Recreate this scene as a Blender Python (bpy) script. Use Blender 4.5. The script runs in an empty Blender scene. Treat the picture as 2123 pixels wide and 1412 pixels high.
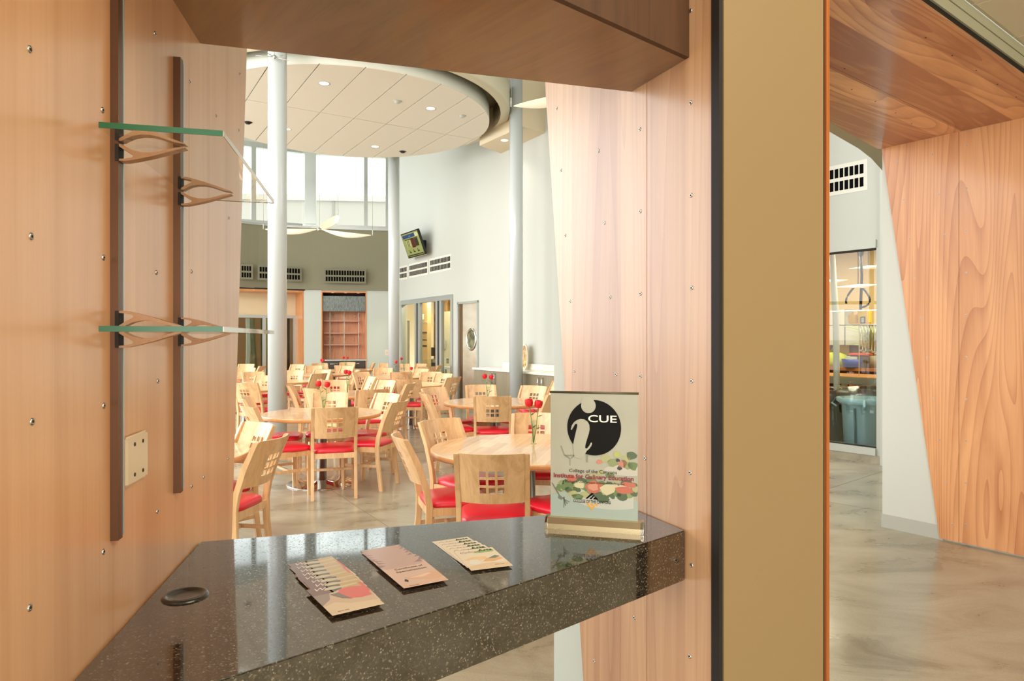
import bpy, bmesh, math, random
from mathutils import Vector, Matrix
random.seed(7)
R = math.radians; PI = math.pi
C = bpy.context.scene.collection
scn = bpy.context.scene
# ------------------------------------------------------------------ camera
EYE = 1.52; FPX = 1415.0; HX = 1061.5; HY = 702.0
cd = bpy.data.cameras.new('camera'); cam = bpy.data.objects.new('camera', cd); C.objects.link(cam)
cam.location = (0, 0, EYE); cam.rotation_euler = (PI/2, 0, 0)
cd.sensor_width = 36.0; cd.lens = 36.0*FPX/2123.0; cd.shift_y = -(706.0-HY)/2123.0
cd.clip_start = 0.02; cd.clip_end = 300
scn.camera = cam
scn.view_settings.view_transform = 'Standard'; scn.view_settings.look = 'None'
scn.view_settings.gamma = 1.0; scn.view_settings.use_curve_mapping = False
scn.view_settings.exposure = -0.1
# ------------------------------------------------------------------ world: bright overcast sky
w = bpy.data.worlds.new('sky'); scn.world = w; w.use_nodes = True
nt = w.node_tree; nt.nodes.clear()
out = nt.nodes.new('ShaderNodeOutputWorld'); bg = nt.nodes.new('ShaderNodeBackground')
tc = nt.nodes.new('ShaderNodeTexCoord'); mp = nt.nodes.new('ShaderNodeMapping'); mp.inputs['Scale'].default_value = (1, 1, 2.2)
nz = nt.nodes.new('ShaderNodeTexNoise'); nz.inputs['Scale'].default_value = 5; nz.inputs['Detail'].default_value = 5
cr = nt.nodes.new('ShaderNodeValToRGB'); cr.color_ramp.elements[0].color = (.50, .51, .51, 1); cr.color_ramp.elements[1].color = (1, 1, 1, 1)
cr.color_ramp.elements[0].position = .35; cr.color_ramp.elements[1].position = .6
nt.links.new(tc.outputs['Generated'], mp.inputs['Vector']); nt.links.new(mp.outputs['Vector'], nz.inputs['Vector'])
nt.links.new(nz.outputs['Fac'], cr.inputs['Fac']); nt.links.new(cr.outputs['Color'], bg.inputs['Color'])
bg.inputs['Strength'].default_value = 4.6
nt.links.new(bg.outputs['Background'], out.inputs['Surface'])
# ------------------------------------------------------------------ large lights (daylight through the windows, plus added fills)
def area(name, loc, target, sx, sy, power, col=(1, 1, 1), spread=180):
    l = bpy.data.lights.new(name, 'AREA'); l.shape = 'RECTANGLE'; l.size = sx; l.size_y = sy; l.energy = power; l.color = col
    l.spread = R(spread)
    o = bpy.data.objects.new(name, l); C.objects.link(o); o.location = loc
    d = Vector(target)-Vector(loc); o.rotation_euler = d.to_track_quat('-Z', 'Y').to_euler()
    return o
area('daylight_dining_side', (-10.6, 9.5, 4.0), (-4.0, 9.8, 1.6), 12.0, 5.4, 760, (.97, .99, 1))
area('fill_dining_near', (-4.6, 1.9, 5.4), (-3.4, 11.0, 1.8), 7.5, 2.6, 470, (1, .98, .94))  # added fill high on the near side, no window is built there
area('daylight_lobby', (1.2, -5.3, 1.7), (0.6, 3.0, 1.45), 7.0, 2.8, 270, (1, .93, .82))
area('fill_lobby', (1.6, 0.2, 3.15), (1.9, .6, 0), 2.2, 2.2, 80, (1, .88, .70))  # added warm fill under the lobby ceiling, no fixture modelled

# ------------------------------------------------------------------ materials
MATS = {}
def s2l(c): return tuple(((v/255)/12.92 if v/255 <= .04045 else ((v/255+.055)/1.055)**2.4) for v in c)+(1,)
def mat(name, rgb, rough=.5, metal=0, coat=0, spec=.5, ior=1.5, emit=None, es=0, coat_rough=.08, alpha=1):
    if name in MATS: return MATS[name]
    m = bpy.data.materials.new(name); m.use_nodes = True; b = m.node_tree.nodes['Principled BSDF']
    b.inputs['Base Color'].default_value = s2l(rgb); b.inputs['Roughness'].default_value = rough; b.inputs['Metallic'].default_value = metal
    b.inputs['Coat Weight'].default_value = coat; b.inputs['Coat Roughness'].default_value = coat_rough
    b.inputs['Specular IOR Level'].default_value = spec; b.inputs['IOR'].default_value = ior
    if emit: b.inputs['Emission Color'].default_value = s2l(emit); b.inputs['Emission Strength'].default_value = es
    MATS[name] = m; return m
def nodes(m):
    t = m.node_tree; return t, t.nodes['Principled BSDF'], (lambda k: t.nodes.new('ShaderNode'+k)), t.links.new
def ramp(n, stops):
    e = n.color_ramp.elements
    while len(e) < len(stops): e.new(.5)
    for i, (p, c) in enumerate(stops): e[i].position = p; e[i].color = s2l(c) if max(c) > 1.01 else tuple(c)+(1,)
def wood(name, light, dark, grain=(14, 14, .7), rough=.35, coat=.35, leaf=.14, leafax=0, leafamt=.10, figure=.5, fine=(160, 160, 3), coat_rough=.15, cut=None, figscale=1.6):
    """veneer: fine fibre along the long axis, cathedral figure, vertical veneer leaves"""
    m = mat(name, light, rough, coat=coat, coat_rough=coat_rough); t, b, N, L = nodes(m)
    tc = N('TexCoord'); mp = N('Mapping'); mp.inputs['Scale'].default_value = grain; L(tc.outputs['Object'], mp.inputs['Vector'])
    n1 = N('TexNoise'); n1.inputs['Scale'].default_value = 1; n1.inputs['Detail'].default_value = 8; n1.inputs['Distortion'].default_value = 1.2; L(mp.outputs[0], n1.inputs['Vector'])
    mf = N('Mapping'); mf.inputs['Scale'].default_value = fine; L(tc.outputs['Object'], mf.inputs['Vector'])
    n2 = N('TexNoise'); n2.inputs['Scale'].default_value = 1; n2.inputs['Detail'].default_value = 3; L(mf.outputs[0], n2.inputs['Vector'])
    # cathedral figure: rings of a low-frequency field
    mg = N('Mapping'); mg.inputs['Scale'].default_value = tuple(g*figscale/14 for g in grain); L(tc.outputs['Object'], mg.inputs['Vector'])
    n3 = N('TexNoise'); n3.inputs['Scale'].default_value = 1.6; n3.inputs['Detail'].default_value = 1.5; n3.inputs['Distortion'].default_value = .6; L(mg.outputs[0], n3.inputs['Vector'])
    mu = N('Math'); mu.operation = 'MULTIPLY'; mu.inputs[1].default_value = 34; L(n3.outputs['Fac'], mu.inputs[0])
    sn = N('Math'); sn.operation = 'FRACT'; L(mu.outputs[0], sn.inputs[0])
    pw = N('Math'); pw.operation = 'POWER'; pw.inputs[1].default_value = 3.0; L(sn.outputs[0], pw.inputs[0])
    # leaves
    sp = N('SeparateXYZ'); L(tc.outputs['Object'], sp.inputs[0])
    dv = N('Math'); dv.operation = 'DIVIDE'; dv.inputs[1].default_value = leaf; L(sp.outputs[leafax], dv.inputs[0])
    fl = N('Math'); fl.operation = 'FLOOR'; L(dv.outputs[0], fl.inputs[0])
    if cut:
        dv2 = N('Math'); dv2.operation = 'DIVIDE'; dv2.inputs[1].default_value = cut; L(sp.outputs[1-leafax], dv2.inputs[0])
        of = N('Math'); of.operation = 'MULTIPLY_ADD'; of.inputs[1].default_value = .37; L(fl.outputs[0], of.inputs[0]); L(dv2.outputs[0], of.inputs[2])
        fl2 = N('Math'); fl2.operation = 'FLOOR'; L(of.outputs[0], fl2.inputs[0])
        cb = N('Math'); cb.operation = 'MULTIPLY_ADD'; cb.inputs[1].default_value = 17.31; L(fl2.outputs[0], cb.inputs[0]); L(fl.outputs[0], cb.inputs[2]); src = cb
    else: src = fl
    wn = N('TexWhiteNoise'); wn.noise_dimensions = '1D'; L(src.outputs[0], wn.inputs['W'])
    a = N('Math'); a.operation = 'MULTIPLY_ADD'; a.inputs[1].default_value = figure*.55; L(pw.outputs[0], a.inputs[0])
    s1 = N('Math'); s1.operation = 'MULTIPLY'; s1.inputs[1].default_value = .75; L(n1.outputs['Fac'], s1.inputs[0]); L(s1.outputs[0], a.inputs[2])
    a2 = N('Math'); a2.operation = 'MULTIPLY_ADD'; a2.inputs[1].default_value = .22; L(n2.outputs['Fac'], a2.inputs[0]); L(a.outputs[0], a2.inputs[2])
    a3 = N('Math'); a3.operation = 'MULTIPLY_ADD'; a3.inputs[1].default_value = leafamt*3; L(wn.outputs['Value'], a3.inputs[0]); L(a2.outputs[0], a3.inputs[2])
    rp = N('ValToRGB'); ramp(rp, [(.42, light), (1.05 if False else 1.0, dark)]); L(a3.outputs[0], rp.inputs['Fac'])
    L(rp.outputs['Color'], b.inputs['Base Color'])
    bp = N('Bump'); bp.inputs['Strength'].default_value = .04; bp.inputs['Distance'].default_value = .002; L(n2.outputs['Fac'], bp.inputs['Height']); L(bp.outputs[0], b.inputs['Normal'])
    return m
M_PLYL = wood('plywood_left', (230, 178, 130), (196, 136, 86), grain=(9, 9, .4), leafamt=.06, figure=.08, coat=.7, coat_rough=.22)
M_PLYR = wood('plywood_right', (204, 160, 116), (158, 106, 64), grain=(11, 11, .5), leafamt=.08, figure=.26, coat=.3, coat_rough=.22)
M_PLYH = wood('plywood_hall', (216, 158, 108), (168, 104, 62), grain=(7, 7, .7), leaf=.42, leafamt=.04, figure=.5, figscale=2.2, coat=.25)
M_SOFH = wood('plywood_soffit', (240, 180, 126), (160, 92, 54), grain=(1.1, 7, 7), leaf=.16, leafax=1, leafamt=.18, figure=.5, figscale=2.2, coat=.6, fine=(4, 150, 150))
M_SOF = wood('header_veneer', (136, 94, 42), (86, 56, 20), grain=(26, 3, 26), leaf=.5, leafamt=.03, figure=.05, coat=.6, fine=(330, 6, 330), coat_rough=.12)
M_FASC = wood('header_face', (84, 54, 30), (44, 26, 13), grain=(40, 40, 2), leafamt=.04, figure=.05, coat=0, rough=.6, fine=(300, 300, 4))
M_EDGE = wood('ply_edge', (205, 122, 58), (112, 56, 22), grain=(300, 300, .6), leafamt=.1, figure=0, coat=.3)
M_BEECH = wood('beech', (238, 196, 146), (192, 140, 86), grain=(16, 16, 1.6), leaf=.09, leafamt=.06, figure=.16, coat=.25, rough=.38, coat_rough=.15)
M_TABLE = wood('beech_table', (244, 202, 152), (208, 150, 98), grain=(2.0, 22, 22), leaf=.075, leafax=1, leafamt=.13, figure=.05, coat=.55, rough=.3, fine=(5, 180, 180), coat_rough=.07, cut=.5)
M_TEDGE = wood('beech_edge', (226, 166, 106), (190, 124, 72), grain=(6, 6, 20), leafamt=.12, leaf=.1, figure=.0, coat=.3)
M_CAB = wood('cabinet_wood', (226, 158, 112), (170, 100, 66), grain=(10, 10, .8), leaf=.3, leafamt=.05, figure=.3, coat=.2)
M_JAMB = wood('jamb_wood', (214, 146, 88), (166, 98, 52), grain=(14, 14, .8), leaf=.2, leafamt=.04, figure=.1, coat=.2)
M_GREYW = wood('grey_laminate', (150, 138, 112), (86, 76, 58), grain=(60, 60, 1.0), leafamt=.03, figure=.0, coat=0, rough=.5)
M_DARKW = wood('dark_laminate', (74, 62, 54), (36, 30, 28), grain=(2, 40, 40), leafamt=.05, figure=0, coat=.1)
M_BRKT = wood('bracket_wood', (178, 132, 92), (120, 80, 48), grain=(3, 30, 3), leafamt=.03, figure=.05, coat=.2)

M_WHITE = mat('white_paint', (193, 195, 186), .6)
M_WALLG = mat('grey_green_paint', (190, 196, 186), .6)
M_CREAM = mat('cream_paint', (222, 206, 170), .6)
M_OLIVE = mat('olive_paint', (128, 124, 100), .6)
M_PILLAR = mat('khaki_paint', (142, 118, 80), .38, coat=.15, coat_rough=.3)
M_BASE = mat('grey_baseboard', (170, 170, 160), .45)
M_COL = mat('column_paint', (196, 202, 202), .25, coat=.5, coat_rough=.15)
M_TILE = mat('acoustic_tile', (232, 218, 192), .9)
M_DISC = mat('ceiling_panel', (226, 219, 204), .8)
M_STEEL = mat('brushed_steel', (190, 186, 178), .28, metal=1)
M_CHROME = mat('chrome', (220, 218, 212), .06, metal=1)
M_ALU = mat('aluminium', (188, 194, 190), .35, metal=.7)
M_BRONZE = mat('bronze_rail', (98, 66, 42), .35, metal=.6)
M_DARK = mat('dark_gap', (26, 20, 14), .7)
M_BLACK = mat('black', (22, 22, 22), .4)
M_RED = mat('red_vinyl', (224, 26, 48), .36, coat=.25, coat_rough=.25)
M_ROSE = mat('rose_petal', (208, 14, 30), .5)
M_STEM = mat('stem_green', (112, 150, 62), .5)
M_LEAF = mat('leaf_green', (58, 96, 40), .5)
M_LAMP = mat('lamp_glow', (255, 240, 215), .5, emit=(255, 240, 215), es=1.6)
M_SHADE = mat('pendant_shade', (246, 238, 216), .4, emit=(255, 240, 205), es=.35)
M_PLATE = mat('switch_plate', (232, 214, 182), .35, coat=.4)
M_PAPER = mat('paper', (238, 226, 212), .35, coat=.5, coat_rough=.2)
M_WATER = None
def glass(name, tint=(1, 1, 1), refl=.10, rough=.01, fres=1.45):
    m = bpy.data.materials.new(name); m.use_nodes = True; t = m.node_tree; t.nodes.clear()
    N = lambda k: t.nodes.new('ShaderNode'+k); o = N('OutputMaterial'); tr = N('BsdfTransparent'); gl = N('BsdfGlossy'); mx = N('MixShader'); fr = N('Fresnel')
    tr.inputs[0].default_value = tint+(1,); gl.inputs['Roughness'].default_value = rough; fr.inputs['IOR'].default_value = fres
    ge = N('NewGeometry'); iv = N('Math'); iv.operation = 'SUBTRACT'; iv.inputs[0].default_value = 1; ml = N('Math'); ml.operation = 'MULTIPLY'
    t.links.new(ge.outputs['Backfacing'], iv.inputs[1]); t.links.new(iv.outputs[0], ml.inputs[0]); t.links.new(fr.outputs[0], ml.inputs[1]); t.links.new(ml.outputs[0], mx.inputs[0]); t.links.new(tr.outputs[0], mx.inputs[1]); t.links.new(gl.outputs[0], mx.inputs[2]); t.links.new(mx.outputs[0], o.inputs[0]); return m
M_GLASS = glass('window_glass', (.93, .97, .95))
M_VASE = glass('vase_glass', (.90, .95, .93), fres=1.35)
M_SHELF = glass('shelf_glass', (.97, .99, .975), fres=1.25)
M_GEDGE = mat('green_glass_edge', (0, 86, 38), .3)
M_GEDGE2 = mat('clear_glass_edge', (176, 172, 156), .12, coat=1, coat_rough=.03)
def granite():
    m = mat('granite', (30, 24, 16), .07, ior=2.5); t, b, N, L = nodes(m); tc = N('TexCoord')
    v = N('TexVoronoi'); v.inputs['Scale'].default_value = 420; L(tc.outputs['Object'], v.inputs['Vector'])
    wn = N('ValToRGB'); ramp(wn, [(0, (.010, .007, .004)), (.6, (.030, .021, .012)), (.90, (.075, .055, .034)), (.985, (.2, .175, .13))]); wn.color_ramp.interpolation = 'LINEAR'
    sp = N('SeparateColor'); L(v.outputs['Color'], sp.inputs[0]); L(sp.outputs[0], wn.inputs['Fac'])
    n = N('TexNoise'); n.inputs['Scale'].default_value = 60; n.inputs['Detail'].default_value = 4; L(tc.outputs['Object'], n.inputs['Vector'])
    mx = N('Mix'); mx.data_type = 'RGBA'; mx.blend_type = 'MULTIPLY'; mx.inputs['Factor'].default_value = .6
    r2 = N('ValToRGB'); ramp(r2, [(.35, (.35, .33, .3)), (.65, (1, .95, .9))]); L(n.outputs['Fac'], r2.inputs['Fac'])
    L(wn.outputs['Color'], mx.inputs['A']); L(r2.outputs['Color'], mx.inputs['B']); L(mx.outputs['Result'], b.inputs['Base Color'])
    rr = N('MapRange'); rr.inputs['From Min'].default_value = .8; rr.inputs['From Max'].default_value = 1; rr.inputs['To Min'].default_value = .05; rr.inputs['To Max'].default_value = .3
    L(sp.outputs[0], rr.inputs['Value']); L(rr.outputs[0], b.inputs['Roughness']); return m
M_GRAN = granite()
def concrete():
    m = mat('polished_concrete', (176, 162, 136), .26, coat=.35, coat_rough=.12); t, b, N, L = nodes(m); tc = N('TexCoord')
    mp = N('Mapping'); mp.inputs['Scale'].default_value = (1.1, 2.2, 1); mp.inputs['Rotation'].default_value = (0, 0, R(35)); L(tc.outputs['Object'], mp.inputs['Vector'])
    n = N('TexNoise'); n.inputs['Scale'].default_value = 1.3; n.inputs['Detail'].default_value = 9; n.inputs['Roughness'].default_value = .62; n.inputs['Distortion'].default_value = .8; L(mp.outputs[0], n.inputs['Vector'])
    r = N('ValToRGB'); ramp(r, [(.28, (130, 118, 92)), (.5, (170, 160, 136)), (.74, (192, 186, 164))]); L(n.outputs['Fac'], r.inputs['Fac'])
    n2 = N('TexNoise'); n2.inputs['Scale'].default_value = 90; n2.inputs['Detail'].default_value = 4; L(tc.outputs['Object'], n2.inputs['Vector'])
    r2 = N('ValToRGB'); ramp(r2, [(.3, (.86, .86, .86)), (.7, (1, 1, 1))]); L(n2.outputs['Fac'], r2.inputs['Fac'])
    mx = N('Mix'); mx.data_type = 'RGBA'; mx.blend_type = 'MULTIPLY'; mx.inputs['Factor'].default_value = 1; L(r.outputs[0], mx.inputs['A']); L(r2.outputs[0], mx.inputs['B']); L(mx.outputs['Result'], b.inputs['Base Color'])
    rr = N('MapRange'); rr.inputs['To Min'].default_value = .18; rr.inputs['To Max'].default_value = .42; L(n.outputs['Fac'], rr.inputs['Value']); L(rr.outputs[0], b.inputs['Roughness'])
    return m
M_CONC = concrete()
def mottled(name, a, b_, scale, rough=.5, metal=0, st=(1, 1, 1)):
    m = mat(name, a, rough, metal); t, b, N, L = nodes(m); tc = N('TexCoord'); mp = N('Mapping'); mp.inputs['Scale'].default_value = st
    n = N('TexNoise'); n.inputs['Scale'].default_value = scale; n.inputs['Detail'].default_value = 6; r = N('ValToRGB'); ramp(r, [(.35, a), (.65, b_)])
    L(tc.outputs['Object'], mp.inputs['Vector']); L(mp.outputs[0], n.inputs['Vector']); L(n.outputs['Fac'], r.inputs['Fac']); L(r.outputs[0], b.inputs['Base Color']); return m
M_VALANCE = mottled('beaded_valance', (70, 76, 76), (122, 128, 122), 30, .3, .4, (6, 6, .4))

# ------------------------------------------------------------------ mesh builder
class MB:
    def __init__(s): s.v = []; s.f = []; s.m = []; s.sm = []
    def add(s, vs, fs, mi=0, smooth=False):
        o = len(s.v); s.v += [tuple(v) for v in vs]; s.f += [tuple(i+o for i in f) for f in fs]; s.m += [mi]*len(fs); s.sm += [smooth]*len(fs); return s
    def box(s, x0, x1, y0, y1, z0, z1, mi=0):
        return s.prism([(x0, y0), (x1, y0), (x1, y1), (x0, y1)], z0, z1, mi)
    def prism(s, poly, z0, z1, mi=0, smooth=False):
        n = len(poly); vs = [(x, y, z0) for x, y in poly]+[(x, y, z1) for x, y in poly]
        a = sum(poly[i][0]*poly[(i+1) % n][1]-poly[(i+1) % n][0]*poly[i][1] for i in range(n))
        s.add(vs, [tuple(range(n-1, -1, -1)) if a > 0 else tuple(range(n)), tuple(range(n, 2*n)) if a > 0 else tuple(range(2*n-1, n-1, -1))], mi)
        return s.add(vs, [((i, (i+1) % n, n+(i+1) % n, n+i) if a > 0 else (i, n+i, n+(i+1) % n, (i+1) % n)) for i in range(n)], mi, smooth)
    def slab(s, poly, y0, y1, mi=0):      # polygon in (x, z), extruded along y
        k = MB().prism([(x, z) for x, z in poly], y0, y1); return s.add([(x, z, y) for x, y, z in k.v], [f[::-1] for f in k.f], mi)
    def side(s, poly, x0, x1, mi=0):      # polygon in (y, z), extruded along x
        k = MB().prism(poly, x0, x1); return s.add([(z, x, y) for x, y, z in k.v], k.f, mi)
    def lathe(s, prof, n=24, c=(0, 0, 0), mi=0, smooth=True):
        vs = []; fs = []; m = len(prof)
        for i in range(n):
            a = 2*PI*i/n
            for r, z in prof: vs.append((c[0]+r*math.cos(a), c[1]+r*math.sin(a), c[2]+z))
        for i in range(n):
            j = (i+1) % n
            for k in range(m-1): fs.append((i*m+k, j*m+k, j*m+k+1, i*m+k+1))
        return s.add(vs, fs, mi, smooth)
    def tube(s, pts, r, n=8, mi=0):
        pts = [Vector(p) for p in pts]; vs = []; fs = []
        rs = r if isinstance(r, (list, tuple)) else [r]*len(pts)
        for i, p in enumerate(pts):
            d = (pts[min(i+1, len(pts)-1)]-pts[max(i-1, 0)]).normalized()
            u = d.cross(Vector((0, 0, 1)) if abs(d.z) < .9 else Vector((1, 0, 0))).normalized(); v = d.cross(u)
            for k in range(n): a = 2*PI*k/n; vs.append(p+(u*math.cos(a)+v*math.sin(a))*rs[i])
        for i in range(len(pts)-1):
            for k in range(n): fs.append((i*n+k, i*n+(k+1) % n, (i+1)*n+(k+1) % n, (i+1)*n+k))
        fs += [tuple(range(n))[::-1], tuple(range((len(pts)-1)*n, len(pts)*n))]
        return s.add(vs, fs, mi, True)
    def build(s, name, mats, parent=None, loc=(0, 0, 0), rot=(0, 0, 0), bevel=0, fix=False):
        me = bpy.data.meshes.new(name); me.from_pydata([tuple(v) for v in s.v], [], s.f)
        for m in (mats if isinstance(mats, (list, tuple)) else [mats]): me.materials.append(m)
        me.polygons.foreach_set('material_index', s.m); me.polygons.foreach_set('use_smooth', s.sm)
        b = bmesh.new(); b.from_mesh(me)
        if fix or bevel: bmesh.ops.remove_doubles(b, verts=b.verts, dist=1e-5)
        bmesh.ops.recalc_face_normals(b, faces=b.faces)
        if bevel: bmesh.ops.bevel(b, geom=[e for e in b.edges if len(e.link_faces) == 2 and e.calc_face_angle(0) > .6], offset=bevel, segments=2, affect='EDGES', clamp_overlap=True)
        b.to_mesh(me); b.free()
        o = bpy.data.objects.new(name, me); C.objects.link(o); o.location = loc; o.rotation_euler = rot
        if parent: o.parent = parent
        return o
def empty(name, loc=(0, 0, 0), rz=0):
    o = bpy.data.objects.new(name, None); C.objects.link(o); o.location = loc; o.rotation_euler = (0, 0, rz); return o
def tag(o, label=None, cat=None, group=None, kind=None):
    if label: o['label'] = label
    if cat: o['category'] = cat
    if group: o['group'] = group
    if kind: o['kind'] = kind
    return o
def thing(name, label, cat, loc=(0, 0, 0), rz=0, group=None): return tag(empty(name, loc, rz), label, cat, group)
def struct(o): o['kind'] = 'structure'; return o
def copy_tree(o, parent=None):
    c = o.copy(); C.objects.link(c)
    if parent: c.parent = parent
    for ch in list(o.children): copy_tree(ch, c)
    return c
_fonts = {}
def text(name, s, size, m, parent, loc, rot=(PI/2, 0, 0), align='CENTER', width=None, bold=0, shear=0, depth=.0002):
    cu = bpy.data.curves.new('t', 'FONT'); cu.body = s; cu.size = size; cu.align_x = align; cu.extrude = depth; cu.offset = bold; cu.shear = shear; cu.resolution_u = 3
    to = bpy.data.objects.new('t', cu); C.objects.link(to); bpy.context.view_layer.update()
    dg = bpy.context.evaluated_depsgraph_get(); me = bpy.data.meshes.new_from_object(to.evaluated_get(dg))
    bpy.data.objects.remove(to)
    if width:
        xs = [v.co.x for v in me.vertices]; k = width/(max(xs)-min(xs)); 
        for v in me.vertices: v.co.x *= k
    me.materials.clear(); me.materials.append(m); o = bpy.data.objects.new(name, me); C.objects.link(o); o.parent = parent; o.location = loc; o.rotation_euler = rot; return o
def arc(cx, cy, r, a0, a1, n): return [(cx+r*math.cos(R(a0+(a1-a0)*i/n)), cy+r*math.sin(R(a0+(a1-a0)*i/n))) for i in range(n+1)]
# a plane standing on the ground through p with horizontal unit direction d; s along it, local frame x = d
class Plane:
    def __init__(s, p, q):
        s.p = Vector(p); d = Vector(q)-s.p; s.len = d.length; s.d = d/s.len; s.rz = math.atan2(s.d.y, s.d.x)
    def hit(s, px, py=None):
        k = (px-HX)/FPX; t = (k*s.p.y-s.p.x)/(s.d.x-k*s.d.y); y = s.p.y+s.d.y*t
        return (t, EYE+(HY-py)/FPX*y) if py is not None else t
    def root(s, name): return empty(name, (s.p.x, s.p.y, 0), s.rz)
def walls(mb, s0, s1, z0, z1, y0, y1, ops=()):
    cur = s0
    for a, b, c, d in sorted(ops):
        if a > cur: mb.box(cur, a, y0, y1, z0, z1)
        if c > z0: mb.box(a, b, y0, y1, z0, c)
        if d < z1: mb.box(a, b, y0, y1, d, z1)
        cur = b
    if cur < s1: mb.box(cur, s1, y0, y1, z0, z1)
    return mb
LOBBY_Z = 3.21; SOF = 2.18; TOP = 1.067; DINE_Z = 7.1

# ================================================================== SETTING
# floor: concrete base with saw-cut joints
floor = MB().box(-12, 9, -6, 24, -.12, 0).build('floor', M_CONC); struct(floor)
def floorpt(px, py): y = EYE*FPX/(py-HY); return ((px-HX)/FPX*y, y)
for a, b in [((690, 1018), (818, 1101)), ((1719, 1013), (1828, 978)), ((1719, 1041), (1960, 1082)), ]:
    A = Vector(floorpt(*a)); B = Vector(floorpt(*b)); d = (B-A).normalized(); n = Vector((-d.y, d.x))*.0025
    A2 = A-d*(3.0 if a[0] < 800 else 1.2); B2 = B+d*(1.6 if a[0] < 800 else 1.2)
    MB().prism([tuple(A2+n), tuple(B2+n), tuple(B2-n), tuple(A2-n)], -.004, .0008).build('saw_joint', mat('joint', (128, 112, 88), .7), floor)

# --- wall_left : portal plywood wall on the left, x along the wall going away from the camera
PL = Plane((-.573, .855), (-.697, 1.526))
wl = struct(PL.root('wall_left'))
SEAM = PL.hit(392)
eL = .012
def edgeL(z): return PL.hit(512)*(0)+1.02+(z-0)*.0
sT, zT = PL.hit(512, 97); sB, zB = PL.hit(484, 1000)
k = (sT-sB)/(zT-zB)
far = lambda z: sT+(z-zT)*k
# local +y is to the left of the travel direction, i.e. away from the opening; room side is -y
MB().slab([(-.35, .0), (SEAM-.0012, 0), (SEAM-.0012, 2.75), (-.35, 2.75)], 0, .018).build('plywood_panel', M_PLYL, wl)
MB().slab([(SEAM+.0012, 0), (far(0), 0), (far(2.75), 2.75), (SEAM+.0012, 2.75)], 0, .018).build('plywood_panel', M_PLYL, wl)
MB().box(-.35, PL.hit(494.5), .019, .16, 0, 7.0).build('drywall_core', M_WALLG, wl)
MB().box(-.35, PL.hit(494.5)+.002, .0185, .02, 0, .1).build('baseboard', M_BASE, wl)
SCREW = MB().lathe([(0, .0012), (.003, .0012), (.0035, .0016), (.0062, .0014), (.0065, 0)], 14).build('screw', M_STEEL); SM = SCREW.data
bpy.data.objects.remove(SCREW)
HOLE = MB().lathe([(0, .0016), (.0022, .0016), (.0022, 0)], 8).build('h', M_DARK); HM = HOLE.data; bpy.data.objects.remove(HOLE)
def screw(P, root, px, py, side=-1, r=1, y=0):
    s, z = P.hit(px, py)
    o = bpy.data.objects.new('screw', SM); C.objects.link(o); o.parent = root; o.location = (s, y, z); o.rotation_euler = (PI/2 if side < 0 else -PI/2, 0, 0); o.scale = (r, r, 1)
    h = bpy.data.objects.new('screw_slot', HM); C.objects.link(h); h.parent = o; h.location = (0, 0, .0003)
for p in [(61, 102), (64, 490), (66, 874), (61, 1260), (212, 228), (214, 534), (215, 841), (214, 1144), (321, 70), (324, 565), (327, 790), (326, 1060), (393, 170), (397, 563), (397, 1008), (422, 989), (474, 452), (495, 270), (497, 153), (448, 240), (473, 951)]:
    screw(PL, wl, *p, r=.68)

# --- wall_right : portal plywood wall on the right; x along the wall going away
PR = Plane((.410, 1.615), (.319, 1.825))
wr = struct(PR.root('wall_right'))
s0 = PR.hit(1485); seam = PR.hit(1341)
a1, z1 = PR.hit(1130, 171); a2, z2 = PR.hit(1208, 1390)
kk = (a1-a2)/(z1-z2); farR = lambda z: a1+(z-z1)*kk
MB().slab([(s0, 0), (seam-.0012, 0), (seam-.0012, 2.75), (s0, 2.75)], -.018, 0).build('plywood_panel', M_PLYR, wr)
MB().slab([(seam+.0012, 0), (farR(0), 0), (farR(2.75), 2.75), (seam+.0012, 2.75)], -.018, 0).build('plywood_panel', M_PLYR, wr)
tag(MB().box(s0-.004, s0-.0005, -.024, .0, 0, 3.2).build('panel_edge', M_EDGE, wr), 'orange-brown plywood edge strip')
endR = PR.hit(1138)
MB().box(s0+.135, endR, -.15, -.019, 0, 7.0).build('drywall_core', M_WALLG, wr)
tag(MB().box(farR(0)-.15, endR+.004, -.155, -.006, 0, .1).build('baseboard', M_BASE, wr), 'grey rubber baseboard')
for p in [(1432, 22), (1432, 213), (1433, 405), (1434, 597), (1434, 790), (1431, 980), (1434, 1172), (1430, 1361), (1326.5, 268), (1327.5, 438), (1328, 609), (1328, 780), (1241, 313), (1253, 462), (1265, 616), (1277, 776), (1154, 225), (1163, 353), (1172, 488), (1182, 625), (1191, 769), (1232, 1371), (1315, 1281), (1337, 950)]:
    screw(PR, wr, *p, side=1, r=.8, y=.0)

# --- wall_pillar : painted pillar between the portals
u = Vector((.9135, .4067)); n_ = Vector((-.4067, .9135)); P0 = Vector((.4665, 1.502))
pil = struct(empty('wall_pillar', (P0.x, P0.y, 0), math.atan2(u.y, u.x)))
MB().box(.0, .300, 0, .10, 0, 3.21).build('painted_face', M_PILLAR, pil)
MB().prism([(.17, .12), (.300, .12), (.33, .8), (.17, .8)], 0, 7.0).build('pillar_core', M_WALLG, pil)
MB().box(-.010, -.0006, .004, .03, 0, 3.2).build('reveal', M_DARK, pil)
MB().box(.3006, .306, .003, .03, 0, 3.2).build('reveal', M_DARK, pil)
tag(MB().box(.306, .316, -.004, .03, 0, 3.2).build('panel_edge', M_EDGE, pil), 'brown plywood edge strip')
MB().prism([(.306, .03), (.318, .03), (.38, .95), (.366, .95)], 0, 3.2).build('plywood_panel', M_PLYR, pil)

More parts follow.
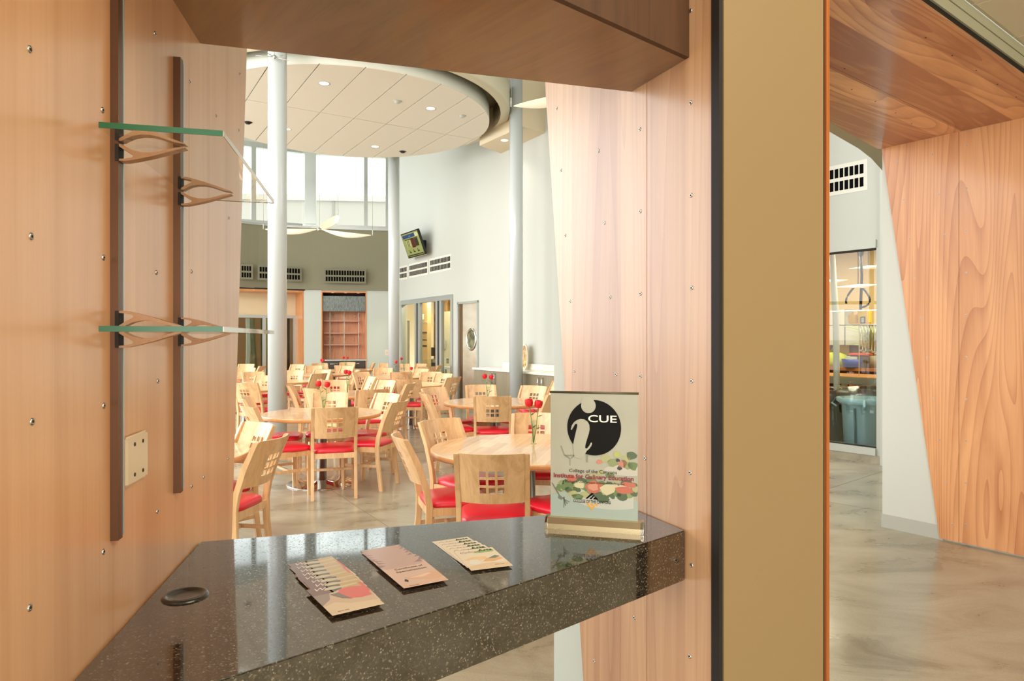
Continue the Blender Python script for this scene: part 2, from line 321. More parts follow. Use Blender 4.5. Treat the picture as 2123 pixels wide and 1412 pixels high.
# --- header over the counter opening
hd_poly = [(.410, 1.615), (.319, 1.825), (-.697, 1.526), (-.559, .780)]
hr = empty('ceiling_header', (.410, 1.615, 0), math.atan2(1.615-.780, .410+.559)); struct(hr)
def toloc(o, x, y): v = Vector((x-o.location.x, y-o.location.y)); a = -o.rotation_euler.z; return (v.x*math.cos(a)-v.y*math.sin(a), v.x*math.sin(a)+v.y*math.cos(a))
hp = [toloc(hr, *p) for p in hd_poly]
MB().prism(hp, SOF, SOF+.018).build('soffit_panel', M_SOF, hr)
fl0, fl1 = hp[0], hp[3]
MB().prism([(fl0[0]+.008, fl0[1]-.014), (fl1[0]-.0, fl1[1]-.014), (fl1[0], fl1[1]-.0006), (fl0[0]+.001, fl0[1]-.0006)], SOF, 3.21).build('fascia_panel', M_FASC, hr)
MB().prism([(fl0[0]-.03, fl0[1]+.02), (fl1[0]+.03, fl1[1]+.02), (hp[2][0]+.02, hp[2][1]-.0), (hp[1][0], hp[1][1])], SOF+.0185, 7.0).build('drywall_core', M_WALLG, hr)

# --- hall portal on the right (second opening)
PH = Plane((3.697, 4.52), (3.23, 5.16))          # going away from the camera
PH = Plane((3.697, 4.532), (3.697-.596*1.6, 4.532+.803*1.6))
# make it pass exactly through the measured trace X = 7.02-.735Y
PH = Plane((7.02-.735*4.53, 4.53), (7.02-.735*5.52, 5.52))
wh = struct(PH.root('wall_hall'))
HZ = 3.05
tS, tZ = PH.hit(1828, 308); bS, bZ = PH.hit(1948, 1119); hs = PH.hit(1988)
MB().slab([(-.0, 0.012), (hs-.0015, 0.012), (hs-.0015, HZ), (-.0, HZ)], -.018, 0).build('plywood_panel', M_PLYH, wh)
MB().slab([(hs+.0015, 0.012), (bS, 0.012), (tS, HZ), (hs+.0015, HZ)], -.018, 0).build('plywood_panel', M_PLYH, wh)
e2 = PH.hit(1827)
MB().box(-.0, e2, -.22, -.019, 0, 7.0).build('drywall_core', M_WHITE, wh)
tag(MB().box(bS-.02, e2+.004, -.224, -.010, 0, .105).build('baseboard', M_BASE, wh), 'grey rubber baseboard')
pts = [(2004, 302), (2004, 390), (2003, 478), (2003, 565), (2003, 653), (2003, 740), (2003, 828), (2003, 914), (2002, 1001), (2002, 1088), (1933, 320), (1946, 403), (1959, 486), (1861, 335), (1873, 414), (1885, 494), (1897, 577), (1910, 659), (1922, 742), (1935, 826), (1948, 912), (1961, 998), (1974, 1087)]
for p in pts: screw(PH, wh, *p, side=1, r=1.0, y=0)
sh = empty('ceiling_hall_soffit', (1.832, 3.084, 0), math.atan2(.881, 1.143)); struct(sh)
wpoly = [(.74, 2.243), (PH.p.x, PH.p.y), (7.02-.735*5.52, 5.52), (2.218, 4.80), (.30, 3.2)]
lp = [toloc(sh, *p) for p in wpoly]
# two boards of veneer with a joint parallel to the front edge
def split(poly, c):
    def clip(pl, sgn):
        o = []
        for i in range(len(pl)):
            a, b = pl[i], pl[(i+1) % len(pl)]; da, db = sgn*(a[1]-c), sgn*(b[1]-c)
            if da >= 0: o.append(a)
            if da*db < 0: t = da/(da-db); o.append((a[0]+(b[0]-a[0])*t, a[1]+(b[1]-a[1])*t))
        return o
    return clip(poly, -1), clip(poly, 1)
A_, B_ = split(lp, .62)
A_ = [(x, y-(.0 if y < .6 else .002)) for x, y in A_]
MB().prism(A_, HZ, HZ+.018).build('soffit_panel', M_SOFH, sh)
MB().prism(B_, HZ, HZ+.018).build('soffit_panel', M_SOFH, sh)
x0, x1 = lp[0][0], lp[1][0]
MB().box(x0, x1+.6, .01, .04, HZ+.0185, HZ+.05).build('shadow_gap', M_DARK, sh)
M_FGRN = mat('lobby_fascia_paint', (190, 190, 160), .5)
MB().box(x0, x1+.6, .045, .09, HZ+.0185, 7.0).build('drywall_core', M_WHITE, sh)
tag(MB().box(x0, x1+.6, -.0, .04, HZ+.0505, HZ+.105).build('fascia_strip', M_FGRN, sh), 'grey green painted fascia strip')
tag(MB().box(x0, x1+.6, -.004, .04, HZ+.1085, LOBBY_Z).build('fascia_strip', M_FGRN, sh), 'grey green painted fascia strip')
for p in [(1919, 78), (1974, 115), (2024, 146), (2068, 175), (2107, 201), (1751, 142), (1766, 185), (1815, 210), (1857, 234), (1890, 256)]:
    y = (HZ-EYE)*FPX/(HY-p[1]); x = (p[0]-HX)/FPX*y; lx, ly = toloc(sh, x, y)
    o = bpy.data.objects.new('screw', HM); C.objects.link(o); o.parent = sh; o.location = (lx, ly, HZ); o.rotation_euler = (PI, 0, 0); o.scale = (2, 2, 1)
# curved olive soffit beyond the hall portal
cp = []
for px, py in [(1600, 225), (1660, 246), (1719, 272.6), (1780, 308), (1806, 328), (1826, 350), (1840, 366), (1856, 388)]:
    y = (3.12-EYE)*FPX/(HY-py); cp.append(((px-HX)/FPX*y, y))
cs = MB().prism(cp+[(3.3, 5.3), (2.3, 4.5), (1.3, 3.7)], 3.12, 3.5); struct(cs.build('ceiling_curved_soffit', mat('curved_soffit', (176, 170, 140), .6)))

# --- lobby ceiling: T-bar tiles aligned with the hall portal
lc = empty('ceiling_lobby', (1.832, 3.084, 0), math.atan2(.881, 1.143)); struct(lc)
MB().prism([toloc(lc, *p) for p in [(-.6, -6), (9, -6), (9, 8.6), (.74+.01, 2.245), (.46, 1.5), (.41, 1.615), (-.559, .78)]], LOBBY_Z+.03, LOBBY_Z+.1).build('ceiling_backing', M_WHITE, lc)
tile = MB().box(.008, .602, -.602, -.008, 0, .02).build('t', M_TILE, bevel=.004); TM = tile.data; bpy.data.objects.remove(tile)
q = toloc(lc, 2.34, 3.474)[0]
for i in range(-5, 6):
    for j in range(0, 5):
        o = bpy.data.objects.new('ceiling_tile', TM); C.objects.link(o); o.parent = lc; o.location = (q+i*.61, -.006-j*.61, LOBBY_Z+.005)
for i in range(-5, 7): MB().box(q+i*.61-.008, q+i*.61+.008, -3.06, -.006, LOBBY_Z+.006, LOBBY_Z+.012).build('ceiling_runner', M_TILE, lc)
for j in range(0, 6): MB().box(q-3.05, q+3.66, -.014-j*.61, .002-j*.61, LOBBY_Z+.0125, LOBBY_Z+.018).build('ceiling_runner', M_TILE, lc)
# lobby walls out of view, back wall with storefront window
wb = struct(MB().prism([(-4.2, -6), (-4.05, -6), (-4.05, 2.2), (-4.2, 2.2)], 0, 3.4).build('wall_lobby_left', M_CREAM))
struct(MB().prism([(-4.2, 1.0), (-.70, .55), (-.72, .75), (-4.2, 1.2)], 0, 7.0).build('wall_near', M_CREAM))
ww = MB(); ww.box(-4.2, -2.4, -5.15, -5.0, 0, 3.4); ww.box(-2.4, 4.8, -5.15, -5.0, 2.95, 3.4); ww.box(4.8, 9, -5.15, -5, 0, 3.4); ww.box(-2.4, 4.8, -5.15, -5, 0, .25)
struct(ww.build('wall_back', M_CREAM))
for i, x in enumerate([-2.4, -.6, 1.2, 3.0, 4.74]): pass
wf = struct(empty('window_1', (0, -5.07, 0)))
for x in [-2.4, -.6, 1.2, 3.0, 4.74]: MB().box(x, x+.06, -.04, .04, .25, 2.95).build('mullion', M_ALU, wf)
MB().box(-2.4, 4.8, -.03, .03, .25, .31).build('sill', M_ALU, wf)
struct(MB().box(8.9, 9.0, -6, 9.5, 0, 3.4).build('wall_lobby_right', M_CREAM))

# --- dining room, right wall
WR = Plane((-3.17, 19.2), (-.483, 14.7))
wd = struct(WR.root('wall_dining'))
LW = 12.3
g0, g1 = WR.hit(829), WR.hit(939.5); gz = WR.hit(939.5, 610)[1]
d0, d1 = WR.hit(950), WR.hit(992.5); dz = 2.37
# local +y = left of travel = into the wall? travel is towards +x,-y ; left is +x,+y = outside. room side is -y
MB().__class__
walls(MB(), 0, 7.9, 0, DINE_Z, 0, .16, [(g0+.1, g1, 0, gz), (d0, d1, 0, dz)]).build('drywall', M_WHITE, wd)
MB().box(7.9, LW, .0, .16, 0, DINE_Z).build('drywall', M_WHITE, wd)
# frame of the kitchen glazing
gl = struct(empty('window_2', WR.root('x').location, WR.rz)); bpy.data.objects.remove(bpy.data.objects['x'])
mull = [WR.hit(v) for v in (829, 861.5, 905, 938)]
MB().box(g0+.1, g1, -.03, .10, gz-.12, gz).build('head_frame', M_ALU, gl)
MB().box(g0+.1, g1, -.03, .08, 0, .1).build('sill_frame', M_ALU, gl)
for v, wdt in ((g0+.1, .1), (mull[1], .1), (mull[2], .1), (g1-.1, .09)):
    MB().box(v, v+wdt, -.03, .08, .1, gz-.12).build('mullion', M_ALU, gl)
for v in (mull[1], mull[2]):
    MB().box(v+.1, v+.18, .0, .08, .1, gz-.12).build('mullion_track', M_BLACK, gl)  # black strip beside each inner mullion
    MB().box(v+.18, v+.30, -.01, .07, .1, gz-.12).build('sliding_stile', M_ALU, gl)
for a, b in ((g0+.2, mull[1]), (mull[1]+.3, mull[2]), (mull[2]+.3, g1-.1)):
    MB().box(a, b, .03, .036, .1, gz-.12).build('pane', M_GLASS, gl)
# steel door with porthole
dr = struct(empty('door_1', gl.location, WR.rz))
MB().box(d0, d0+.05, -.03, .1, 0, dz).build('door_frame', M_ALU, dr); MB().box(d1-.05, d1, -.03, .1, 0, dz).build('door_frame', M_ALU, dr); MB().box(d0, d1, -.03, .1, dz-.05, dz).build('door_frame', M_ALU, dr)
MB().box(d0+.05, d1-.05, .02, .06, .01, dz-.05).build('door_leaf', mottled('door_steel', (196, 184, 158), (222, 216, 200), 1.3, .38, .75, (1, 1, 2)), dr)
MB().box(d0+.05, d0+.19, .012, .02, .01, dz-.05).build('hinge_strip', mat('bronze_strip', (128, 100, 72), .3, 1), dr)
pc, pz = WR.hit(976, 703.5); pr = .21
ring = MB(); prof = [(.19, 0), (.19, .02), (.225, .028), (.245, .015), (.25, 0)]
ring.lathe(prof, 36); ring.build('porthole_ring', M_CHROME, dr, (pc, .02, pz), (PI/2, 0, 0)).scale = (1, 1.05, 1)
MB().lathe([(0, .001), (.19, .001)], 36).build('porthole_pane', mottled('porthole', (60, 56, 26), (140, 138, 104), 5, .08), dr, (pc, .018, pz), (PI/2, 0, 0)).scale = (1, 1.05, 1)
# vents of small square holes
M_VF = mat('vent_frame', (222, 219, 206), .5); M_VFO = mat('vent_frame_olive', (120, 116, 94), .7)
def vent(P, c0, c1, cols, label, root_name='air_vent', fm=M_VF, zc=None, face=-1, hz=.075, y=0, group=None):
    s0, za = P.hit(*c0); s1, zb = P.hit(*c1); z = zc if zc else (za+zb)/2
    v = thing(root_name, label, 'vent', (P.p.x+P.d.x*s0, P.p.y+P.d.y*s0, z), P.rz, group)
    W = s1-s0; p = W/cols; off = y+face*.004
    MB().box(-.04, W+.04, min(y, off), max(y, off), -hz*2-.04, hz*2+.04).build('frame', fm, v)
    me = None
    for i in range(cols):
        for j in (0, 1):
            o2 = off+face*.002
            if me is None:
                m = MB().box(0, p*.74, min(off, o2), max(off, o2), 0, hz*1.55).build('grille_opening', mat('vent_black', (6, 6, 6), .9, spec=.1), v); me = m.data; o = m
            else: o = bpy.data.objects.new('grille_opening', me); C.objects.link(o); o.parent = v
            o.location = (i*p+p*.13, 0, (-hz*1.85 if j == 0 else hz*.3))
    return v
vent(WR, (829, 567), (843.5, 564), 6, 'square-holed air vent on white wall, partly behind column, left of three', zc=None)
vent(WR, (849, 561.5), (886, 555), 17, 'square-holed air vent on white wall below the television')
vent(WR, (892, 551), (934, 544), 17, 'square-holed air vent on white wall, right of three')

# --- dining far wall, olive band and clerestory
FP = [(-9.6, 15.6), (-7.2, 18.0), (-5.77, 18.8), (-3.1, 19.36)]
PA = Plane(FP[1], FP[2]); PB = Plane(FP[2], FP[3])
fw = struct(empty('wall_far', (0, 0, 0)))
# lower wall B with niche (local frame child of its own plane)
nb0, nb1 = PB.hit(666), PB.hit(760); BZ = 2.87
def sub(P, name, kind=True): o = P.root(name); return struct(o) if kind else o
fb = sub(PB, 'wall_far_right')
bpy.data.objects.remove(fw)
walls(MB(), 0, PB.len, 0, BZ+.2, 0, .15, [(nb0, nb1, 0, BZ-.02)]).build('drywall', M_WALLG, fb)
sw = thing('light_switch', 'small white light switch on pier right of the display cabinet', 'switch', (PB.p.x+PB.d.x*PB.hit(802), PB.p.y+PB.d.y*PB.hit(802), PB.hit(802, 731)[1]), PB.rz)
MB().box(-.05, .05, -.008, 0, -.08, .08).build('cover_plate', M_PLATE, sw, bevel=.002); MB().box(-.015, .015, -.016, -.008, -.03, .03).build('rocker', M_WHITE, sw)
fa = sub(PA, 'wall_far_left')
jm = PA.hit(627)
# header, jamb and recessed windows left of the piers
MB().box(-1.2, jm, .9, 1.0, 2.18, BZ+.2).build('recess_wall', M_CREAM, fa)
tag(MB().box(jm-.0, jm+.10, -.01, .95, 0, BZ).build('jamb_panel', M_JAMB, fa), 'wood jamb lining the recess')
MB().box(-1.2, jm+.1, -.01, .95, BZ-.08, BZ-.0).build('recess_soffit', M_JAMB, fa)
MB().box(-1.2, jm+.1, -.02, -.01, BZ-.03, BZ+.01).build('dark_reveal', M_DARK, fa)
MB().box(jm+.1, PA.len+.03, .0, .15, 0, BZ+.2).build('drywall', M_WALLG, fa)
wf3 = struct(empty('window_3', fa.location, PA.rz))
Q = lambda px: PA.hit(px)+.20
MB().box(-1.2, jm, .86, .98, 2.10, 2.18).build('head_frame', M_ALU, wf3)
for px in (540, 606): s = Q(px); MB().box(s, s+.08, .86, .98, 0, 2.10).build('mullion', M_ALU, wf3)
MB().box(-1.2, jm, .90, .906, 0, 2.1).build('pane', glass('dark_glass', (.8, .82, .76), fres=1.6), wf3)
MB().box(Q(560), Q(600), .95, 1.0, 0, 2.1).build('black_panel', M_BLACK, wf3)
# back room behind window_3: warm booth with brown chairs
bk = struct(MB().box(-1.5, 2.2, 3.2, 3.3, 0, 3).build('wall_room_beyond', mat('brown_wall', (120, 84, 46), .7), None, fa.location, (0, 0, PA.rz)))
# curtain strips and chair shapes in the room beyond
for i, (px, c) in enumerate([(508, (180, 190, 184)), (519, (120, 118, 84)), (528, (110, 106, 72)), (549, (60, 60, 44)), (556, (170, 150, 90))]):
    s = Q(px)*1.08
    o = MB(); prof = [(s+.09*math.sin(zz*1.1+i)*.6, zz) for zz in (0, .5, 1, 1.5, 2.1)]
    o.slab([(x-.05, z) for x, z in prof]+[(x+.05, z) for x, z in prof[::-1]], 1.4+.1*i, 1.46+.1*i)
    tag(o.build('curtain_strip', mat('curtain%d' % i, c, .7), None, fa.location, (0, 0, PA.rz)), ['pale blue-grey curtain strip behind far left window', 'olive curtain strip second behind far left window', 'olive curtain strip beside the window mullion', 'dark curtain strip behind middle pane', 'yellowish curtain strip behind middle pane'][i], 'curtain')
# olive band, curved
def curve_pts(off=0, n=28):
    P = [Vector(p) for p in [(-9.6, 15.2)]+[FP[1], FP[2], (-3.38, 19.33)]]; out = []
    for i in range(len(P)-1):
        p0 = P[max(i-1, 0)]; p1 = P[i]; p2 = P[i+1]; p3 = P[min(i+2, len(P)-1)]
        for k in range(9 if i < len(P)-2 else 10):
            t = k/9; out.append(.5*((2*p1)+(-p0+p2)*t+(2*p0-5*p1+4*p2-p3)*t*t+(-p0+3*p1-3*p2+p3)*t**3))
    res = []
    for i, p in enumerate(out):
        d = (out[min(i+1, len(out)-1)]-out[max(i-1, 0)]).normalized(); nn = Vector((d.y, -d.x)); res.append(tuple(p+nn*off))
    return res
ol = MB().prism(curve_pts(.10)+curve_pts(-.1)[::-1], BZ, 4.55)
ob = struct(ol.build('wall_olive_band', M_OLIVE)); 
for f in ob.data.polygons: f.use_smooth = False
MB().prism(curve_pts(.13)+curve_pts(-.14)[::-1], 4.55, 4.61).build('sill', M_ALU, ob)
PAo = Plane((PA.p.x+PA.d.y*.10, PA.p.y-PA.d.x*.10), (PA.p.x+PA.d.y*.1+PA.d.x, PA.p.y-PA.d.x*.1+PA.d.y))
PBo = Plane((PB.p.x+PB.d.y*.10, PB.p.y-PB.d.x*.10), (PB.p.x+PB.d.y*.1+PB.d.x, PB.p.y-PB.d.x*.1+PB.d.y))
vent(PBo, (675, 573), (756, 573), 15, 'long square-holed vent on olive band above the display cabinet', fm=M_VFO, hz=.08, y=-.10)
vent(PAo, (591, 569), (620, 569), 5, 'short square-holed vent on olive band right of the front column', fm=M_VFO, hz=.08, y=-.14)
vent(PAo, (536, 566), (553, 566), 3, 'square-holed vent on olive band just left of the front column', fm=M_VFO, hz=.08, y=-.12)
vent(PAo, (499, 564), (520, 564), 4, 'square-holed vent on olive band, leftmost, by the plywood edge', fm=M_VFO, hz=.08, y=-.10)
# clerestory windows
def clere(P, name, muls, s0, s1):
    o = struct(P.root(name))
    MB().box(s0, s1, -.02, .12, 6.62, 6.75).build('head_frame', M_ALU, o); MB().box(s0, s1, -.02, .12, 4.61, 4.68).build('sill_frame', M_ALU, o)
    for px, wd_ in muls:
        s = P.hit(px); MB().box(s-wd_/2, s+wd_/2, -.06 if wd_ > .2 else -.02, .12, 4.68, 6.62).build('mullion', M_ALU, o)
    MB().box(s0, s1, .04, .046, 4.68, 6.62).build('pane', M_GLASS, o)
    MB().box(s0-.3, s1+.0, -.0, .15, 6.75, DINE_Z).build('drywall_head', M_WHITE, o); return o
clere(PA, 'window_4', [(526, .12), (PA.hit(1) and 560, .08)], -3.0, PA.len)
clere(PB, 'window_5', [(644, .30), (758.5, .10), (803, .10)], 0, PB.hit(808))
# building across, seen through the clerestory
bld = thing('building', 'pale flat-roofed building seen through the high windows', 'building', (0, 34, 0))
MB().prism([(-34, 2), (4, 5.4), (4, 14), (-34, 14)], 0, 9.2).build('wall', mat('pale_stucco', (152, 147, 138), .8), bld)
MB().prism([(-34, 1.85), (4, 5.25), (4, 5.5), (-34, 2.1)], 9.2, 9.5).build('parapet_cap', mat('cap', (166, 162, 152), .6), bld)
for x in (-22, -16, -10, -6, -3): MB().box(x, x+.06, 3+(x+22)*.09-.0, 3.2+(x+22)*.09+.2, 0, 9.2).build('wall_joint', mat('cap2', (130, 126, 118), .6), bld)
# dining ceiling, high
struct(MB().prism([(-12, .7), (.6, 1.7), (5.5, 6.5), (6, 9), (-2.9, 19.6), (-12, 16.5)], DINE_Z, DINE_Z+.15).build('ceiling_dining', M_WHITE))
# left side window wall
ws = struct(empty('window_6', (-10.1, 0, 0)))
for y in (3.5, 5.5, 7.5, 9.5, 11.5, 13.5, 15.5): MB().box(-.06, .06, y-.06, y+.06, 0, DINE_Z).build('mullion', M_ALU, ws)
for z in (0, 2.6, 6.8): MB().box(-.05, .05, 1.2, 15.6, z, z+.1).build('transom', M_ALU, ws)
struct(MB().box(-10.2, -10.0, .7, 3.4, 0, DINE_Z).build('wall_dining_left', M_WHITE))
# bulkhead on the right wall
bh = struct(MB().prism([(-.21, 14.3), (.66, 12.9), (.19, 12.45), (-.65, 13.7)], 5.39, DINE_Z).build('ceiling_bulkhead', mat('bulkhead', (222, 206, 176), .6)))

# --- round ceiling cloud
DC = (-2.94, 12.35); DR = 2.53; DZ = 5.47
cl = struct(empty('ceiling_cloud', (DC[0], DC[1], DZ), R(31.7)))      # local x = n, local y = m
MB().lathe([(DR-.001, .012), (DR, .30), (DR-.25, .30), (DR-.25, .012)], 96).build('rim', mat('cloud_rim', (226, 226, 212), .5), cl)
MB().lathe([(0, .30), (DR-.1, .30), (DR-.1, .05), (0, .05)], 96).build('backing', M_DISC, cl)
def strip(a, b, c, d, r):
    pts = []
    a = max(a, -r+1e-3); b = min(b, r-1e-3)
    if a >= b: return None
    n = 14
    for i in range(n+1):
        x = a+(b-a)*i/n; y = math.sqrt(r*r-x*x); lo = max(-y, c); hi = min(y, d)
        if hi > lo: pts.append((x, lo, hi))
    if len(pts) < 2: return None
    return [(x, lo) for x, lo, hi in pts]+[(x, hi) for x, lo, hi in pts[::-1]]
off = 3.407-3.98+.61*0
kk2 = off-.61*4
while kk2 < DR:
    for c, d in ((-3, -.158), (-.142, 3)):
        p = strip(kk2+.009, kk2+.601, c, d, DR-.003)
        if p: MB().prism(p, 0, .02).build('ceiling_panel', M_DISC, cl)
    kk2 += .61
# outer ring
rg = struct(empty('ceiling_ring', (DC[0], DC[1], DZ)))
MB().lathe([(2.735, .14), (2.89, .14), (2.90, .20), (2.90, .62), (2.735, .62), (2.735, .14)], 112).build('ring_band', mat('ring_band', (214, 206, 180), .6), rg)
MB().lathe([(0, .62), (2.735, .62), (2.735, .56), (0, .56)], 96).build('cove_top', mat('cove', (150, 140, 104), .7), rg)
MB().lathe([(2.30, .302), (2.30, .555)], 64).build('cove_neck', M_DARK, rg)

# --- columns
def column(px, y, label):
    x = (px-HX)/FPX*y; o = thing('column', label, 'column', (x, y, 0), 0, 'round columns of the dining room')
    MB().lathe([(0, 0), (.125, 0), (.125, DINE_Z), (0, DINE_Z)], 40).build('shaft', M_COL, o)
    MB().lathe([(.126, 0), (.14, 0), (.14, .02), (.126, .03)], 40).build('base_ring', M_BASE, o)
    return o
column(575, 9.3, 'round pale column nearest the front, beside the round table')
column(1070, 12.5, 'round pale column in front of the sideboard at right')
column(816.5, 15.4, 'round pale column farthest back, near the television')

# --- recessed lights
def downlight(x, y, z, label, r=.075, power=14, dark=False):
    o = thing('recessed_light', label, 'light', (x, y, z))
    MB().lathe([(r, 0), (r+.016, -.004), (r+.016, .0)], 24).build('trim_ring', M_WHITE, o)
    MB().lathe([(0, -.001), (r, -.001)], 24).build('lens', M_LAMP, o)
    if power:
        l = bpy.data.lights.new('lamp', 'SPOT'); l.energy = power; l.spot_size = R(110); l.spot_blend = .8; l.shadow_soft_size = .07; l.color = (1, .88, .70)
        b = bpy.data.objects.new('lamp', l); C.objects.link(b); b.parent = o; b.location = (0, 0, -.02)
def ceilpt(px, py, z): y = (z-EYE)*FPX/(HY-py); return ((px-HX)/FPX*y, y)
x, y = ceilpt(672, 173, DZ); downlight(x, y, DZ, 'lit recessed light nearest the front of the round ceiling', power=60)
x, y = ceilpt(893, 225, DZ); downlight(x, y, DZ, 'lit recessed light toward the right edge of round ceiling', power=60)
x, y = ceilpt(778, 304, DZ); downlight(x, y, DZ, 'lit recessed light at far edge of round ceiling', power=60)
x, y = ceilpt(597, 268, DZ); downlight(x, y, DZ, 'small recessed light beside front column on round ceiling', r=.05, power=0)
x, y = ceilpt(1046, 291, 5.39); downlight(x, y, 5.39, 'recessed light in the angular bulkhead by right column', power=30)
for px, py, lab, m in [(824, 210, 'white round smoke detector on the round ceiling', M_WHITE), (958, 240, 'small white sprinkler cover on right of round ceiling', M_WHITE), (514, 253.5, 'dark round speaker grille at left of the round ceiling', M_DARK), (835, 314, 'small dark sprinkler at the far edge of round ceiling', M_BLACK)]:
    x, y = ceilpt(px, py, DZ); o = thing('ceiling_detector', lab, 'detector', (x, y, DZ))
    MB().lathe([(0, -.03), (.04, -.03), (.06, 0)], 20).build('cap', m, o); MB().lathe([(.06, -.004), (.075, -.004), (.078, 0)], 20).build('base_ring', m, o)

# --- pendants: three-leaf lamps hung on wires
def leaf_mesh(L, W, sag):
    mb = MB(); n = 18; k = 6; vs = []; fs = []
    for i in range(n+1):
        t = i/n; wv = W*math.sin(PI*min(1, t*1.0))**.75+.002; zz = -sag*math.sin(PI*t)
        for j in range(k+1):
            v = (j/k-.5)*2; vs.append((t*L, v*wv, zz-.28*W*(1-v*v)*2*math.sin(PI*t)))
    for i in range(n):
        for j in range(k): a = i*(k+1)+j; fs.append((a, a+1, a+k+2, a+k+1))
    top = [(x, y, z+.006) for x, y, z in vs]
    mb.add(vs, fs, 0, True); mb.add(top, [f[::-1] for f in fs], 0, True); return mb
def pendant(loc, rots, label, L=1.2, ztop=DINE_Z, group='three-leaf pendant lamps'):
    o = thing('pendant_lamp', label, 'lamp', loc, 0, group)
    for a, tilt in rots:
        lf = leaf_mesh(L, .17*L/1.2, .02).build('leaf_shade', M_SHADE, o); lf.rotation_euler = (0, R(tilt), R(a)); lf.location = (.05*math.cos(R(a)), .05*math.sin(R(a)), 0)
        e = Vector((L+.03, 0, 0)); e.rotate(lf.rotation_euler); e += lf.location
        MB().tube([e, (e.x, e.y, ztop-loc[2])], .0035, 5).build('wire', M_STEEL, o)
        MB().tube([e, (e.x, e.y, e.z+.12)], .010, 6).build('wire_clamp', M_WHITE, o)
    MB().lathe([(0, -.04), (.04, -.03), (.05, .02), (.0, .05)], 14).build('hub', M_STEEL, o)
    MB().tube([(.0, 0, .03), (0, 0, ztop-loc[2])], .006, 6).build('cord', M_WHITE, o)
    return o
pendant(((662-HX)/FPX*15.2, 15.2, EYE+(702-476)/FPX*15.2), [(-12, 8), (176, -1), (84, -26)], 'three-leaf pendant lamp hanging before the olive band')
pendant((1.05, 9.0, 4.78), [(176, 10), (60, 0), (-60, 0)], 'white leaf pendant at upper right beside the plywood edge', L=1.0)
# rigging clamp on the front column
rx, ry = (569-HX)/FPX*9.1, 9.1; rz_ = EYE+(702-118)/FPX*9.1
rg_ = thing('cable_clamp', 'crossed wires and clamp near top of the front column', 'clamp', (rx, ry, rz_))
for d in [(-.55, -.1, .28), (.22, -.1, -.09), (-.25, .0, .02), (.12, .0, .02), (.06, -.2, .2)]: MB().tube([(0, 0, 0), d], .004, 5).build('wire', M_STEEL, rg_)
MB().lathe([(0, -.03), (.02, -.02), (.02, .02), (0, .03)], 10).build('clamp_body', M_STEEL, rg_)

# --- display cabinet in the niche
dcb = thing('display_cabinet', 'tall wood-backed display cabinet with glass shelves in far wall niche', 'cabinet', (PB.p.x+PB.d.x*nb0, PB.p.y+PB.d.y*nb0, 0), PB.rz)
W_ = nb1-nb0
MB().box(.03, W_-.03, .50, .52, .92, 2.3).build('back_panel', M_CAB, dcb)
MB().box(0, .03, -.01, .52, 0, BZ-.03).build('side_panel', M_JAMB, dcb); MB().box(W_-.03, W_, -.01, .52, 0, BZ-.03).build('side_panel', M_JAMB, dcb)
MB().box(.03, W_-.03, -.01, .52, BZ-.07, BZ-.03).build('top_panel', M_JAMB, dcb)
tag(MB().box(.04, W_-.04, .08, .12, 2.28, 2.71).build('valance', M_VALANCE, dcb), 'grey shimmering valance')
MB().box(.03, W_-.03, .50, .52, 2.3, BZ-.07).build('dark_back', M_DARK, dcb)
for zz in (2.00, 1.66, 1.33): MB().box(.05, W_-.2, .18, .48, zz, zz+.025).build('shelf', mat('shelf_rose', (196, 150, 128), .3), dcb)
for xx in (.24, .66, 1.08): MB().tube([(xx*W_/1.32, .2, .93), (xx*W_/1.32, .2, 2.28)], .011, 8).build('support_rod', M_WHITE, dcb)
MB().box(.0, W_, -.03, .52, .90, .935).build('countertop', M_WHITE, dcb)
MB().box(.03, W_-.03, .02, .5, .02, .90).build('base_body', M_BLACK, dcb)
for i in range(2):
    a = .04+i*(W_-.08)/2
    for z0_, z1_ in ((.70, .885), (.46, .685), (.1, .445)):
        dw = MB().box(a+.006, a+(W_-.08)/2-.006, -.005, .02, z0_, z1_).build('drawer', M_DARKW, dcb)
        if z0_ > .4: MB().tube([(a+.2, -.01, z1_-.07), (a+.2, -.03, z1_-.07), (a+.42, -.03, z1_-.07), (a+.42, -.01, z1_-.07)], .012, 6).build('handle', M_CHROME, dw)
for xx in (.3, .65, 1.0):
    MB().lathe([(0, 0), (.04, 0)], 12).build('puck_light', M_LAMP, dcb, (xx, .12, BZ-.072))
gm = None; gi = 0
def cabpt(s, y): return (PB.p.x+PB.d.x*(nb0+s)-PB.d.y*y, PB.p.y+PB.d.y*(nb0+s)+PB.d.x*y)
for zz, xs in ((2.026, (.17, .30, .62, .92, 1.02)), (1.356, (.17, .29, .62, .88, .98))):
    for s_i, s in enumerate(xs):
        gx, gy = cabpt(s, .33)
        if gm is None:
            g = MB().lathe([(.0, 0), (.032, 0), (.006, .01), (.005, .07), (.03, .10), (.034, .14), (.028, .19), (.026, .19), (.031, .14), (0, .08)], 14).build('wine_glass', glass('stemware', (.96, .97, .95), fres=1.6)); gm = g
        else: g = gm.copy(); C.objects.link(g)
        g.location = (gx, gy, zz)
        tag(g, 'clear stemmed glass on %s cabinet shelf, %s' % ('upper' if zz > 2 else 'lower', ['leftmost', 'second from left', 'middle one', 'second from right', 'rightmost'][s_i]), 'glass', 'stemmed glasses on %s shelf' % ('upper' if zz > 2 else 'lower'))

